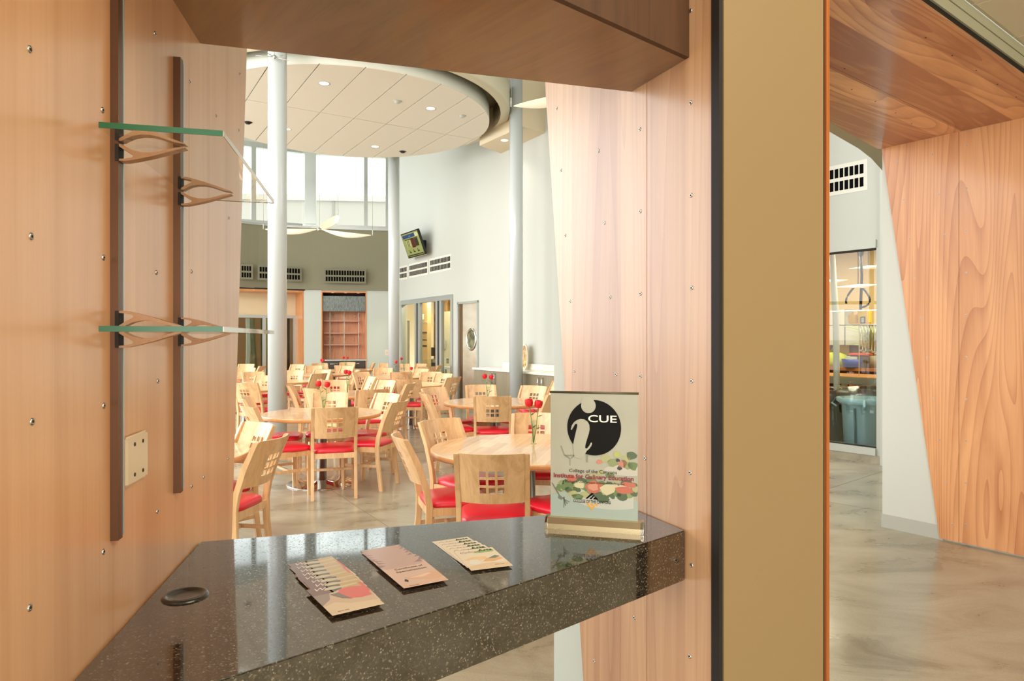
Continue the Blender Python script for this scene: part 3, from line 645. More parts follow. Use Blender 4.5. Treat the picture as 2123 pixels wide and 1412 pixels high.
# --- sideboard along the right wall
sb0 = WR.hit(1000)
S0 = Vector((-.844, 14.39)); sdir = WR.d; sbd = thing('sideboard', 'grey wood-grain sideboard with white counter along right wall', 'cabinet', (S0.x, S0.y, 0), WR.rz)
MB().box(0, 4.4, 0, .44, .87, .912).build('countertop', mat('quartz', (240, 234, 216), .25), sbd, bevel=.006)
for i in range(5):
    a = .03+i*.86
    dd = MB().box(a, a+.85, .03, .05, .10, .865).build('door', M_GREYW, sbd)
    for hx in ((a+.79,) if i % 2 == 0 else (a+.06,)): MB().tube([(hx, .03, .62), (hx, -.0, .64), (hx, -.005, .72), (hx, -.0, .80), (hx, .03, .82)], .013, 6).build('handle', M_CHROME, dd)
MB().box(.02, 4.35, .05, .43, .0, .868).build('carcass', M_GREYW, sbd)
MB().box(.55, 4.4, .425, .44, .915, 1.03).build('backsplash', mat('quartz', (240, 234, 216)), sbd)
# decorative dish on stand behind column
dx = S0+sdir*2.0+Vector((-sdir.y, sdir.x))*.33
t_ = Plane(tuple(S0+Vector((-sdir.y, sdir.x))*.33), tuple(S0+Vector((-sdir.y, sdir.x))*.33+sdir)); ds, dz_ = t_.hit(1086, 737)
dsh = thing('decorative_platter', 'tall upright platter with brown and gold swirls behind the column', 'platter', (t_.p.x+t_.d.x*ds, t_.p.y+t_.d.y*ds, .912), WR.rz)
pl = [(.13*math.copysign(abs(math.cos(a))**.8, math.cos(a)), .26+.25*math.copysign(abs(math.sin(a))**.7, math.sin(a))) for a in [2*PI*i/28 for i in range(28)]]
MB().slab(pl, .0, .02).build('rim', mat('platter_rim', (226, 206, 176), .3), dsh, rot=(0, 0, 0))
MB().slab([(x*.72, .26+(z-.26)*.84) for x, z in pl], -.006, 0).build('face', mottled('platter_face', (120, 62, 24), (238, 196, 120), 16, .3), dsh)
MB().box(-.1, .1, -.03, .06, 0, .012).build('stand', M_WHITE, dsh)

# --- television on the right wall
ts, tz = WR.hit(881, 507); tvp = Vector((WR.p.x+WR.d.x*ts, WR.p.y+WR.d.y*ts))
tv = thing('television', 'wall-mounted television tilted down on the white wall', 'television', (tvp.x, tvp.y, tz), WR.rz)
TW, TH = 1.12, .66
piv = empty('screen_body', (-.12, -.30, 0)); piv.parent = tv; piv.rotation_euler = (R(20), R(0), 0)
bpy.data.objects.remove(piv)
Rt = (R(20), 0, 0)
b_ = MB().box(-TW/2, TW/2, 0, .06, -TH/2, TH/2).build('housing', M_BLACK, tv, (-.1, -.3, 0), Rt, bevel=.008)
scr = MB().box(-TW/2+.03, TW/2-.03, -.004, 0, -TH/2+.03, TH/2-.03).build('screen', mat('screen_olive', (120, 124, 70), .3, emit=(150, 158, 96), es=.35), tv, (-.1, -.3, 0), Rt)
def patch(x0, x1, z0, z1, c, e=.35, nm='screen_image', y=-.006): return MB().box(x0, x1, y, -.004, z0, z1).build(nm, mat('scr%d_%d_%d' % c, c, .3, emit=c, es=e), scr)
patch(-.48, .30, .18, .27, (28, 52, 92)); patch(.30, .50, .17, .27, (176, 176, 130)); patch(-.36, -.06, -.05, .13, (150, 150, 96)); patch(-.04, .18, -.09, .15, (72, 18, 14)); patch(.19, .40, -.07, .13, (34, 30, 18))
patch(-.40, .40, .135, .155, (20, 20, 16)); 
for i, x in enumerate((-.26, 0, .26)): patch(x-.05, x+.05, -.21, -.18, (24, 26, 16)); patch(x-.05, x-.02, -.21, -.13, (24, 26, 16), y=-.0065)
for i, x in enumerate((-.28, -.2)): patch(x, x+.025, -.05, .12, (20, 20, 16), y=-.008)
patch(-.5, .5, -.285, -.26, (14, 14, 12)); patch(-.10, .02, .20, .24, (90, 150, 190))
MB().box(-.1, .1, -.24, 0, -.12, .10).build('wall_mount', M_BLACK, tv, (-.02, 0, 0))
tag(MB().box(-TW/2-.004, TW/2+.004, .01, .05, -TH/2-.012, -TH/2-.001).build('bottom_strip', mat('tvstrip', (196, 178, 130), .4), tv, (-.1, -.3, 0), Rt), 'pale lower edge strip')

# --- kitchen pass room behind window_2
kr = struct(empty('wall_kitchen', gl.location, WR.rz))
MB().box(-8, 4.7, 3.0, 3.1, 0, 3).build('drywall', M_CREAM, kr); MB().box(4.6, 4.7, .17, 3.0, 0, 3).build('drywall', M_CREAM, kr); MB().box(-8, 4.7, .17, 3.1, 3.0, 3.1).build('room_ceiling', M_CREAM, kr); MB().box(-8, -.05, .16, .26, 0, 3.0).build('drywall', M_CREAM, kr); MB().box(-8.1, -8, .17, 3.0, 0, 3.0).build('drywall', M_CREAM, kr)
def krt(name, label, cat, s, y, z=0): v = Vector((WR.p.x, WR.p.y))+WR.d*s+Vector((-WR.d.y, WR.d.x))*y; return thing(name, label, cat, (v.x, v.y, z), WR.rz)
def krs(px, y): # s-coordinate of the sight line at depth y behind the wall
    nn = Vector((-WR.d.y, WR.d.x)); P = Plane(tuple(Vector((WR.p.x, WR.p.y))+nn*y), tuple(Vector((WR.p.x, WR.p.y))+nn*y+WR.d)); return P.hit(px)
def krz(px, py, y):
    nn = Vector((-WR.d.y, WR.d.x)); P = Plane(tuple(Vector((WR.p.x, WR.p.y))+nn*y), tuple(Vector((WR.p.x, WR.p.y))+nn*y+WR.d)); return P.hit(px, py)[1]
a, b = krs(832, 1.6), krs(846, 1.6)
o = krt('kitchen_door', 'grey kitchen door with round window behind the glazing', 'door', a, 1.55)
wdr = b-a; zt = krz(840, 669, 1.6)
MB().box(0, wdr, 0, .05, 0, zt).build('door_leaf', mat('door_grey', (132, 124, 112), .5), o); MB().box(wdr, wdr+.09, -.02, .07, 0, zt+.06).build('door_frame', M_ALU, o); MB().box(-.1, wdr, -.02, .07, zt, zt+.06).build('door_frame', M_ALU, o)
MB().lathe([(.2, 0), (.2, .02), (.25, .02), (.25, 0)], 28).build('porthole_ring', M_CHROME, o, (wdr*.15, 0, krz(836, 708, 1.6)), (PI/2, 0, 0))
MB().tube([(wdr*.2, -.04, 1.02), (wdr*.95, -.04, 1.02)], .02, 6).build('push_bar', M_CHROME, o)
MB().box(wdr*.85, wdr*.95, -.05, 0, .95, 1.15).build('lock_plate', M_CHROME, o)
o = krt('exit_sign', 'small green exit sign above the grey kitchen door', 'sign', krs(832, .8), .8, krz(836, 634, .8))
MB().box(0, .3, 0, .02, -.1, .1).build('sign_body', mat('exitglass', (214, 226, 200), .3), o)
text('lettering', 'EXIT', .17, mat('exitgreen', (40, 200, 60), .4, emit=(40, 220, 70), es=.8), o, (.15, -.002, -.06))
# tall shelving with notices and dark oven alcove
a, b = krs(871, 1.04), krs(886, 1.04)
o = krt('pantry_cabinet', 'pale kitchen cabinet with pinned notices and glasses behind the glazing', 'cabinet', a-.15, 1.04)
w2 = b-a+.15; M_KC = mat('kit_cream', (206, 182, 132), .5)
MB().box(0, w2, 0, .12, 0, 2.7).build('body', M_KC, o)
for pz_, h in ((krz(880, 690, 1.2), .03), (krz(880, 705, 1.2), .018), (krz(880, 717, 1.2), .03)): MB().box(.15, w2-.04, -.008, 0, pz_-h, pz_+h).build('notice_strip', M_BLACK, o)
for i in range(4): MB().box(.15, w2-.12, -.004, 0, krz(880, 694+i*3, 1.2)-.006, krz(880, 694+i*3, 1.2)+.006).build('notice_line', mat('grey_ink', (120, 104, 80), .6), o)
MB().box(.1, w2-.02, -.01, 0, krz(880, 668, 1.2)-.02, krz(880, 668, 1.2)+.02).build('ledge', M_WHITE, o)
for i in range(4):
    MB().lathe([(.028, 0), (.03, .1), (.034, .16)], 10).build('tumbler', mat('tumbler', (228, 220, 200), .1), o, (.17+i*.1, -.04, krz(880, 663, 1.2)))
o = krt('kitchen_range', 'dark oven alcove with brown tiles behind the middle pane', 'oven', krs(887, 1.5), 1.5)
MB().box(0, 1.0, .2, .3, 0, 2.9).build('tile_wall', mottled('brown_tile', (92, 62, 28), (150, 112, 56), 4, .5), o)
MB().box(0, .9, -.2, .2, 1.0, 1.25).build('oven_box', M_BLACK, o); MB().box(0, .9, -.25, .2, .80, .9).build('counter_slab', M_STEEL, o); MB().box(.05, .85, -.2, .2, 0, .8).build('oven_front', M_DARKW, o)
MB().box(.25, .45, .19, .2, krz(895, 695, 1.5)-.05, krz(895, 695, 1.5)+.05).build('outlet_plate', M_DARK, o)
o = krt('wall_phone', 'black wall telephone beside the notices', 'telephone', krs(876, 1.1), 1.16, krz(876, 723, 1.1))
MB().box(-.12, .14, -.06, 0, -.14, .12).build('body', M_BLACK, o, bevel=.01); MB().tube([(-.05, -.04, -.14), (-.07, -.05, -.5), (-.02, -.04, -.3)], .01, 6).build('cord', M_BLACK, o); MB().tube([(-.1, -.09, .08), (.0, -.10, .1), (.1, -.09, .08)], .025, 6).build('handset', M_BLACK, o)
o = krt('soap_dispenser', 'white soap dispenser on the kitchen side wall', 'dispenser', krs(922, .9), .9, krz(922, 714, .9))
MB().box(-.1, .1, -.1, 0, -.14, .14).build('body', M_WHITE, o, bevel=.02); MB().box(-.03, .03, -.11, -.1, .0, .06).build('window_slot', M_BLACK, o)
MB().box(-.35, .9, .001, .05, -1.9, .9).build('side_wall', M_CREAM, o)
MB().box(.12, .26, -.008, 0, -.52, -.38).build('outlet_plate', mat('grey_plate', (130, 122, 104), .5), o)
o = krt('work_table', 'white side table with pale legs behind right-hand pane', 'table', krs(920, .55), .5)
MB().box(0, .7, 0, .45, .72, .78).build('tabletop', M_WHITE, o)
for q_ in ((.04, .04), (.6, .04), (.04, .38), (.6, .38)): MB().box(q_[0], q_[0]+.05, q_[1], q_[1]+.05, 0, .72).build('leg', M_WHITE, o)
for s_, y_ in ((krs(893, 1.0), 1.0), (krs(918, .55), .75), (-3.5, 1.6)):
    v = Vector((WR.p.x, WR.p.y))+WR.d*s_+Vector((-WR.d.y, WR.d.x))*y_
    o = thing('kitchen_light', 'lit ceiling panel in kitchen behind the %s pane of glazing' % ('left' if s_ < -3 else 'middle' if y_ > .9 else 'right-hand'), 'light', (v.x, v.y, 2.98), WR.rz, 'kitchen ceiling panels')
    MB().box(-.3, .3, -.3, .3, 0, .02).build('frame', M_WHITE, o); MB().box(-.27, .27, -.27, .27, -.004, 0).build('diffuser', M_LAMP, o)
    l = bpy.data.lights.new('lamp', 'AREA'); l.size = .5; l.energy = 60; l.color = (1, .85, .62); b = bpy.data.objects.new('lamp', l); C.objects.link(b); b.parent = o; b.location = (0, 0, -.02)

# --- window wall seen through the hall portal
PW = Plane((4.07, 8.74), (4.42, 8.27))
hw = struct(PW.root('wall_kitchen_right'))
wa, wz1 = PW.hit(1817, 515); wbz = .19
S_A, S_B = -1.6, PW.hit(1817)
walls(MB(), -2.6, S_B+.07, 0, DINE_Z, 0, .14, [(-1.6, S_B, .19, 2.72)]).build('drywall', M_WHITE, hw)
MB().box(-2.6, S_B+.07, -.012, 0, 0, .10).build('baseboard', M_CONC, hw)
struct(MB().box(S_B+.0701, S_B+1.0, -.06, .14, 0, DINE_Z).build('wall_kitchen_return', M_WHITE, None, hw.location, (0, 0, PW.rz)))
w7 = struct(empty('window_7', hw.location, PW.rz))
MB().box(-1.6, S_B, -.02, .08, 2.62, 2.72).build('head_frame', M_WHITE, w7); MB().box(-1.6, S_B, .0, .06, 2.60, 2.62).build('seal', M_DARK, w7)
MB().box(-1.6, S_B, -.03, .08, .10, .19).build('sill_frame', M_WHITE, w7); MB().box(-1.6, S_B, .0, .06, .19, .20).build('seal', M_DARK, w7)
MB().box(-1.6, S_B, .03, .036, .2, 2.60).build('pane', glass('kitchen_pane', (.95, .98, .96), fres=1.5), w7)
tag(MB().box(-1.6, S_B, .02, .03, EYE+(702-645)/FPX*8.5, EYE+(702-645)/FPX*8.5+.012).build('glass_joint', M_ALU, w7), 'thin horizontal glass joint')
c0, cz = PW.hit(1757, 369)
vv = vent(PW, (1700, 370), (1792, 362), 9, 'large square-holed vent high on the white wall above the kitchen window', hz=.075, zc=EYE+(702-369)/FPX*8.55)
MB().box(.0, .01, -.0045, -.0035, -.15, .15).build('frame_strip', M_VF, vv)  # thin strip in the vent frame's own colour
# kitchen behind
k2 = struct(empty('wall_kitchen_inner', hw.location, PW.rz)); M_TAN = mat('tan_wall', (200, 176, 126), .6)
MB().box(-3.5, 3, 3.6, 3.7, 0, 3.2).build('drywall', M_TAN, k2); MB().box(-3.5, 3, .15, 3.7, 3.2, 3.3).build('room_ceiling', M_WHITE, k2); MB().box(2.2, 2.3, .15, 3.6, 0, 3.2).build('drywall', M_TAN, k2); MB().box(-3.5, -3.4, .15, 3.6, 0, 3.2).build('drywall', M_TAN, k2)
def kP(y): nn = Vector((-PW.d.y, PW.d.x)); a = Vector((PW.p.x, PW.p.y))+nn*y; return Plane(tuple(a), tuple(a+PW.d))
def kt(name, label, cat, px, y, z=0): s = kP(y).hit(px); P = kP(y); return thing(name, label, cat, (P.p.x+P.d.x*s, P.p.y+P.d.y*s, z), PW.rz)
def kz(px, py, y): return kP(y).hit(px, py)[1]
def bin_(px, y, label, m, bagm, sc=1):
    o = kt('trash_bin', label, 'bin', px, y)
    pr = [(0, 0.0), (.25*sc, 0), (.285*sc, .66*sc), (.30*sc, .66*sc), (.345*sc, .70*sc), (.345*sc, .74*sc), (.29*sc, .74*sc), (.24*sc, .05), (0, .05)]
    MB().lathe(pr, 32).build('bin_body', m, o)
    bg = MB(); n = 40; prf = [(.275, .55), (.30, .86), (.33, .87), (.352, .80), (.358, .70)]; vs = []; fs = []
    for i in range(n):
        a = 2*PI*i/n
        for j, (r_, z) in enumerate(prf): rr = r_*sc+.007*math.sin(9*a+j); vs.append((rr*math.cos(a), rr*math.sin(a), z*sc+.012*math.sin(5*a+j*2)))
    k_ = len(prf)
    for i in range(n):
        for j in range(k_-1): fs.append((i*k_+j, ((i+1) % n)*k_+j, ((i+1) % n)*k_+j+1, i*k_+j+1))
    bg.add(vs, fs, 0, True).build('bin_bag', bagm, o)
    for i in range(4):
        a = 2*PI*i/4+.4; MB().tube([(.34*math.cos(a)*sc, .34*math.sin(a)*sc, .62*sc), (.40*math.cos(a)*sc, .40*math.sin(a)*sc, .66*sc), (.345*math.cos(a)*sc, .345*math.sin(a)*sc, .73*sc)], .015, 6).build('handle', m, o)
    for i in range(4):
        a = 2*PI*i/4; MB().tube([(.27*math.cos(a)*sc, .27*math.sin(a)*sc, .05), (.292*math.cos(a)*sc, .292*math.sin(a)*sc, .62*sc)], .012, 6).build('rib', mat('bin_rib', (70, 92, 98), .5), o)
    return o
bin_(1796, .45, 'blue-grey round bin with clear bag behind the kitchen window', mat('bin_blue', (160, 196, 208), .45), glass('bag_clear', (.86, .9, .9), rough=.2, fres=1.8), 1.02)
bin_(1722, .75, 'grey bin with dark bag at the left behind kitchen window', mat('bin_grey', (120, 126, 118), .5), mat('bag_dark', (54, 46, 36), .3), .95)
bt = kt('butcher_block_table', 'long wooden butcher block table behind the kitchen window', 'table', 1700, 1.3)
zt_ = kz(1770, 790, 1.3)
MB().box(-1.3, 2.6, 0, .9, zt_, zt_+.06).build('tabletop', mat('block', (220, 160, 96), .3, coat=.4), bt); MB().box(-1.3, 2.6, -.01, .0, zt_-.05, zt_+.05).build('steel_edge', M_STEEL, bt)
for x in (-1.2, .3, 1.4, 2.4):
    for y in (.05, .8): MB().box(x, x+.06, y, y+.06, 0, zt_).build('leg', M_STEEL, bt)
MB().box(-1.2, 2.5, .08, .8, .25, .28).build('lower_shelf', M_STEEL, bt)
for px, y, w_, h_, c, lab in [(1744, 1.7, .3, .28, (150, 100, 60), 'brown carton on the shelf under the butcher block'), (1772, 1.8, .25, .2, (190, 70, 30), 'orange-red box on shelf under the butcher block'), (1800, 1.75, .3, .3, (170, 130, 80), 'tan box on shelf under the butcher block')]:
    o = kt('carton', lab, 'box', px, y, .28); MB().box(0, w_, 0, .25, 0, h_).build('body', mat('ct%d' % px, c, .6), o, bevel=.005); MB().box(.02, w_-.02, .02, .23, h_, h_+.01).build('lid', mat('ct%db' % px, tuple(int(v*.8) for v in c), .6), o)
bs = kt('back_counter', 'brown back counter with open cubbies behind the butcher block', 'counter', 1700, 2.7)
zb_ = kz(1750, 762, 2.7)
MB().box(-.8, 1.8, 0, .6, zb_-.05, zb_).build('countertop', mat('bc_wood', (170, 104, 56), .5), bs)
for x in (-.8, -.2, .5, 1.2, 1.75): MB().box(x, x+.05, .0, .6, 0, zb_-.05).build('divider', mat('bc_wood', (170, 104, 56)), bs)
MB().box(-.8, 1.8, .55, .6, 0, zb_-.05).build('back_panel', mat('bc_dark', (96, 52, 26), .5), bs); MB().box(-.8, 1.8, .02, .55, .4, .43).build('shelf', mat('bc_wood', (170, 104, 56)), bs)
o = kt('green_bag', 'yellow-green bag on the back counter behind kitchen window', 'bag', 1729, 2.9, zb_)
MB().lathe([(0, 0), (.2, 0), (.22, .08), (.19, .2), (.1, .24), (0, .25)], 16).build('body', mat('lime', (178, 190, 40), .5), o).scale = (1.1, .7, 1); MB().tube([(-.08, 0, .22), (0, 0, .34), (.08, 0, .22)], .012, 6).build('handle', mat('lime2', (120, 150, 30), .5), o)
o = kt('blue_tub', 'blue and white tub of utensils on back counter', 'tub', 1769, 2.8, zb_)
MB().lathe([(0, 0), (.14, 0), (.18, .14), (.17, .14), (.13, .02)], 18).build('body', mat('blue_pl', (40, 60, 150), .4), o); MB().box(-.10, .1, -.06, .06, .05, .19).build('folded_cloth', M_WHITE, o, bevel=.01)
o = kt('red_caddy', 'red-topped caddy beside blue tub on the back counter', 'caddy', 1785, 2.85, zb_)
MB().box(-.14, .14, -.1, .1, 0, .2).build('body', mat('caddy_b', (90, 80, 60), .5), o, bevel=.01); MB().box(-.15, .15, -.11, .11, .2, .24).build('lid', mat('caddy_r', (214, 90, 60), .5), o, bevel=.01)
o = kt('paper_towel_cabinet', 'white wall cabinets above back counter behind kitchen window', 'cabinet', 1716, 3.3, kz(1730, 715, 3.3))
MB().box(-.3, .30, 0, .28, .35, .62).build('door', M_WHITE, o); MB().box(-.3, .30, 0, .28, .0, .34).build('door', M_WHITE, o); MB().box(.32, .82, 0, .28, .0, .34).build('door', M_WHITE, o)
# steel post, hose reel, ladle rack, stickers
o = kt('steel_post', 'pale vertical post behind the kitchen window', 'post', 1736, .9)
MB().tube([(0, 0, 0), (-.02, 0, 1.8), (-.10, 0, 3.12)], .042, 14).build('shaft', mat('postp', (206, 206, 194), .4), o); MB().lathe([(.042, 0), (.08, 0), (.08, .02), (.042, .03)], 14).build('base_plate', M_STEEL, o)
o = kt('hose_reel', 'yellow cord reel with black coiled hose hanging in the kitchen', 'reel', 1784, 1.6, kz(1784, 657, 1.6))
M_YEL = mat('reel_yellow', (240, 196, 20), .4)
MB().box(-.02, .14, -.06, .06, -.10, .10).build('reel_case', M_YEL, o, bevel=.015); MB().box(-.16, -.03, -.06, .06, -.10, .04).build('reel_case', M_YEL, o, bevel=.015)
MB().box(.03, .10, -.066, -.06, -.10, -.0).build('reel_label', M_BLACK, o); MB().box(.045, .085, -.07, -.066, -.085, -.015).build('label_panel', M_WHITE, o)
MB().tube([(-.16*math.cos(t)-.04+.04*math.sin(t*2), .0, .30+.17*math.sin(t)) for t in [i*PI*1.6/20-.6 for i in range(21)]], .016, 8).build('hose_coil', M_BLACK, o)
MB().tube([(.0, 0, .1), (.02, 0, .6), (0, 0, 1.1)], .02, 8).build('hanger_hose', M_BLACK, o)
for x in (-.06, .0, .06): MB().tube([(x*.5, 0, .9), (x*1.6, 0, 1.3)], .012, 6).build('hanger_rod', M_BLACK, o)
MB().tube([(-.22, 0, 1.28), (.26, 0, 1.28)], .02, 6).build('ceiling_bar', M_BLACK, o)
MB().tube([(-.02, 0, -.1), (-.02, 0, -.9)], .006, 6).build('pull_cord', M_WHITE, o)
rk = kt('utensil_rail', 'steel rail with hooks for ladles behind the kitchen window', 'rail', 1778, 1.9, kz(1780, 674, 1.9))
MB().tube([(-.08, 0, 0), (.85, 0, 0)], .012, 6).build('rail', M_STEEL, rk)
for i in range(6):
    o = kt('ladle', 'steel ladle on the kitchen rail, '+['leftmost', 'second from left', 'third from left', 'fourth from left', 'fifth from left', 'rightmost'][i], 'ladle', 1783+i*6.3, 1.9, kz(1780, 674, 1.9)-.01)
    o['group'] = 'ladles hanging on the rail'
    MB().tube([(0, -.0, 0), (.0, -.01, -.34-.02*(i % 3))], .009, 6).build('handle', M_STEEL, o); MB().lathe([(0, -.03), (.03, -.02), (.042, 0), (.038, 0), (0, -.024)], 12, (.02, 0, -.36-.02*(i % 3))).build('bowl', M_STEEL, o)
o = kt('wall_sticker', 'pink round sign on the kitchen back wall', 'sign', 1732, 3.55, kz(1732, 725, 3.55)); MB().lathe([(0, .01), (.09, .01), (.09, 0)], 20).build('face', mat('pinkish', (196, 150, 150), .5), o, rot=(PI/2, 0, 0)); MB().lathe([(0, .012), (.05, .012), (.05, .01)], 16).build('centre', mat('pinkish2', (226, 196, 190), .5), o, rot=(PI/2, 0, 0))
o = kt('yellow_note', 'square yellow notice on the kitchen back wall', 'sign', 1750, 3.5, kz(1750, 725, 3.5)); MB().box(-.09, .09, 0, .01, -.1, .1).build('sheet', mat('noteyel', (236, 216, 100), .6), o); MB().box(-.02, .02, -.006, 0, .07, .1).build('tape', M_WHITE, o)
hb = kt('potted_grass', 'feathery green plant on the back counter behind kitchen window', 'plant', 1808, 3.0, zb_)
MB().lathe([(0, 0), (.13, 0), (.16, .2), (.15, .2), (0, .15)], 18).build('pot', mat('potg', (150, 140, 110), .6), hb)
gb = MB()
for i in range(150):
    a = random.random()*2*PI; r_ = random.uniform(.15, .5); h_ = random.uniform(.25, .75); p = [(0, 0, .16), (r_*.35*math.cos(a), r_*.25*math.sin(a), .16+h_*.7), (r_*math.cos(a), r_*.6*math.sin(a), .16+h_*.8)]; gb.tube(p, [.006, .008, .002], 3)
tag(gb.build('foliage', mat('grassy', (168, 180, 96), .6), hb), kind='stuff')
def kpend_refl(px, py, y, label, L):  # pendants mirrored in the pane, modelled as glowing shapes behind it
    o = kt('pendant_reflection', label, 'lamp', px, y, kz(px, py, y))
    MB().add([(0, 0, 0), (-L/2, 0, -.004), (0, -.13, -.03), (L/2, 0, -.004), (0, .13, -.03), (0, 0, .02)], [(0, 1, 2), (0, 2, 3), (0, 3, 4), (0, 4, 1), (5, 2, 1), (5, 3, 2), (5, 4, 3), (5, 1, 4)]).build('shade', M_SHADE, o); MB().tube([(0, 0, 0), (0, 0, 3.2-o.location.z)], .006, 5).build('cord', M_BLACK, o)
kpend_refl(1800, 553, 2.0, 'highest flat pendant reflection in the kitchen window', .6); kpend_refl(1779, 592, 1.4, 'wide flat pendant reflection in kitchen window by the hose', .75); kpend_refl(1722, 582, 1.6, 'flat pendant reflection at left edge of kitchen window', .55)
for s_ in (-1.5, .6):
    P = kP(1.8); l = bpy.data.lights.new('kitchen_lamp', 'AREA'); l.size = 1.0; l.energy = 75; l.color = (1, .86, .62); b = bpy.data.objects.new('kitchen_lamp', l); C.objects.link(b); b.location = (P.p.x+P.d.x*s_, P.p.y+P.d.y*s_, 3.15)

# ================================================================== COUNTER
ct = thing('counter', 'dark speckled granite service counter spanning the opening', 'counter')
cpoly = [(.408, 1.612), (.3175, 1.822), (-.694, 1.523), (-.553, .757)]
CB = .118
cslab = MB().prism(cpoly, TOP-CB, TOP).build('granite_slab', M_GRAN, ct, bevel=.0018)
def cpt(px, py, z=TOP): y = (EYE-z)*FPX/(py-HY); return ((px-HX)/FPX*y, y)
gx, gy = cpt(384, 1236)
gr = thing('cable_grommet', 'round black grommet set in granite counter near left wall', 'grommet', (gx, gy, TOP))
MB().lathe([(.030, .003), (.033, .0045), (.0375, .0035), (.039, 0)], 40).build('flange', mat('grommet_black', (34, 32, 28), .22, coat=.4), gr)
MB().lathe([(.030, .003), (.026, .0006), (.012, .0004), (0, .0003)], 40).build('bowl', mat('grommet_dark', (18, 16, 14), .25, coat=.4), gr)
# brochures
M_BW = mat('br_white', (240, 228, 214), .3, coat=.5); INK = mat('ink', (54, 40, 34), .5); WINK = mat('white_ink', (245, 240, 232), .4)
def cm(name, c): return mat('print_'+name, c, .32, coat=.45, coat_rough=.15)
def brochure(loc, rz, L, W, kind, label, tilt=0, group=None, roll=0):
    o = thing('brochure', label, 'brochure', loc, 0, group); o.rotation_euler = (R(tilt), R(roll), rz)
    # local: x across width (0..W), y from near edge (0) to far edge (L)
    base = {'w': cm('w', (214, 182, 146)), 'c': cm('c', (222, 184, 162)), 'a': cm('a', (236, 218, 186))}[kind]
    sh = MB().box(0, W, 0, L, 0, .0005).build('paper_sheet', base, o)
    z = .00055; h = .00006
    def pt(poly, m, nm='printed_area', lift=0): MB().prism([(x*W, y*L) for x, y in poly], z-.00005+lift, z+h+lift).build(nm, m, sh)
    if kind == 'w':
        pt([(0, .72), (.42, .72), (.40, 1), (0, 1)], cm('maroon', (120, 76, 70))); pt([(.38, .72), (.62, .80), (.66, .97), (.36, 1)], cm('hat', (70, 58, 40))); pt([(.62, .72), (1, .72), (1, .985), (.66, .985)], cm('gold', (202, 164, 84)))
        pt([(.28, .84), (.42, .82), (.72, .84), (.99, .86), (.97, .90), (.66, .89), (.5, .93), (.34, .92)], cm('towel', (212, 196, 158)), lift=.00005)
        pt([(.40, .56), (.55, .42), (.78, .36), (1, .38), (1, .74), (.8, .80), (.55, .78)], cm('apple', (226, 84, 70)), lift=.0001)
        pt([(.30, .66), (.44, .46), (.60, .38), (.54, .50), (.48, .68)], cm('plate_rim', (120, 96, 80)), lift=.00012)
        pt([(0, .34), (.22, .50), (.32, .72), (.0, .72)], cm('grey', (150, 126, 112)))
        pt([(0, .30), (.0, .0), (1, 0), (1, .18), (.5, .24), (.25, .38)], cm('w2', (226, 200, 162)), lift=.00005)
        text('lettering', 'W', .020, WINK, o, (W*.2, L*.865, .0008), (0, 0, 0), shear=.4, width=.022, depth=.00004)
        text('lettering', 'REAL LIFE', .0045, INK, o, (W*.25, L*.06, .0008), (0, 0, 0), depth=.00003)
    if kind == 'c':
        pt([(.0, .80), (.10, .74), (.9, .76), (1, .8), (1, 1), (0, 1)], cm('rose', (202, 160, 146))); pt([(.80, .86), (1, .84), (1, .97), (.90, .90)], cm('rosed', (150, 110, 98)), lift=.00005); pt([(.0, .84), (.16, .90), (.06, .95), (0, .97)], cm('rosed', (150, 110, 98)), lift=.00005)
        pt([(.25, .34), (.45, .30), (.9, .40), (1, .34), (1, .16), (.8, .12), (.5, .2), (.3, .26)], cm('bread', (226, 172, 132)), lift=.00005); pt([(.32, .30), (.6, .26), (.86, .34), (.8, .37), (.5, .32)], cm('bread2', (242, 204, 170)), lift=.0001)
        pt([(.0, 0), (1, 0), (1, .08), (0, .08)], cm('tan', (226, 178, 146)), lift=.00005)
        text('lettering', 'Certificate of', .0115, INK, o, (W*.56, L*.66, .0008), (0, 0, 0), depth=.00004, width=W*.66); text('lettering', 'Specialization', .0115, INK, o, (W*.56, L*.55, .0008), (0, 0, 0), depth=.00004, width=W*.7)
        text('lettering', 'REAL LIFE', .0045, INK, o, (W*.25, L*.02, .0008), (0, 0, 0), depth=.00003)
        pt([(.16, .22), (.22, .17), (.26, .24), (.22, .29)], INK, lift=.0001, nm='printed_mark')
    if kind == 'a':
        pt([(.42, .80), (.6, .77), (.92, .79), (.97, .86), (.8, .91), (.55, .88)], cm('leafy', (140, 178, 80))); pt([(.05, .5), (.3, .40), (.6, .46), (.62, .58), (.3, .6)], cm('pasta', (240, 196, 130)), lift=.00005)
        pt([(.1, .28), (.28, .22), (.40, .30), (.36, .46), (.18, .48)], cm('cup', (236, 230, 214)), lift=.0001); pt([(.45, .34), (.7, .3), (.96, .38), (.9, .5), (.6, .48)], cm('peach', (232, 170, 96)), lift=.00005)
        pt([(.62, .46), (.8, .44), (.95, .52), (.85, .58)], cm('leafd', (70, 110, 50)), lift=.0001); pt([(.0, .0), (1, 0), (1, .2), (.5, .26), (.0, .16)], cm('a2', (230, 196, 150)), lift=.00005)
        text('lettering', 'Arts', .017, INK, o, (W*.76, L*.86, .0008), (0, 0, 0), bold=.0004, depth=.00004); text('lettering', 'Culinary', .014, cm('pinkink', (150, 90, 80)), o, (W*.36, L*.83, .0008), (0, 0, 0), shear=.4, depth=.00004)
        text('lettering', 'REAL LIFE', .0045, INK, o, (W*.75, L*.12, .0008), (0, 0, 0), depth=.00003)
    return o
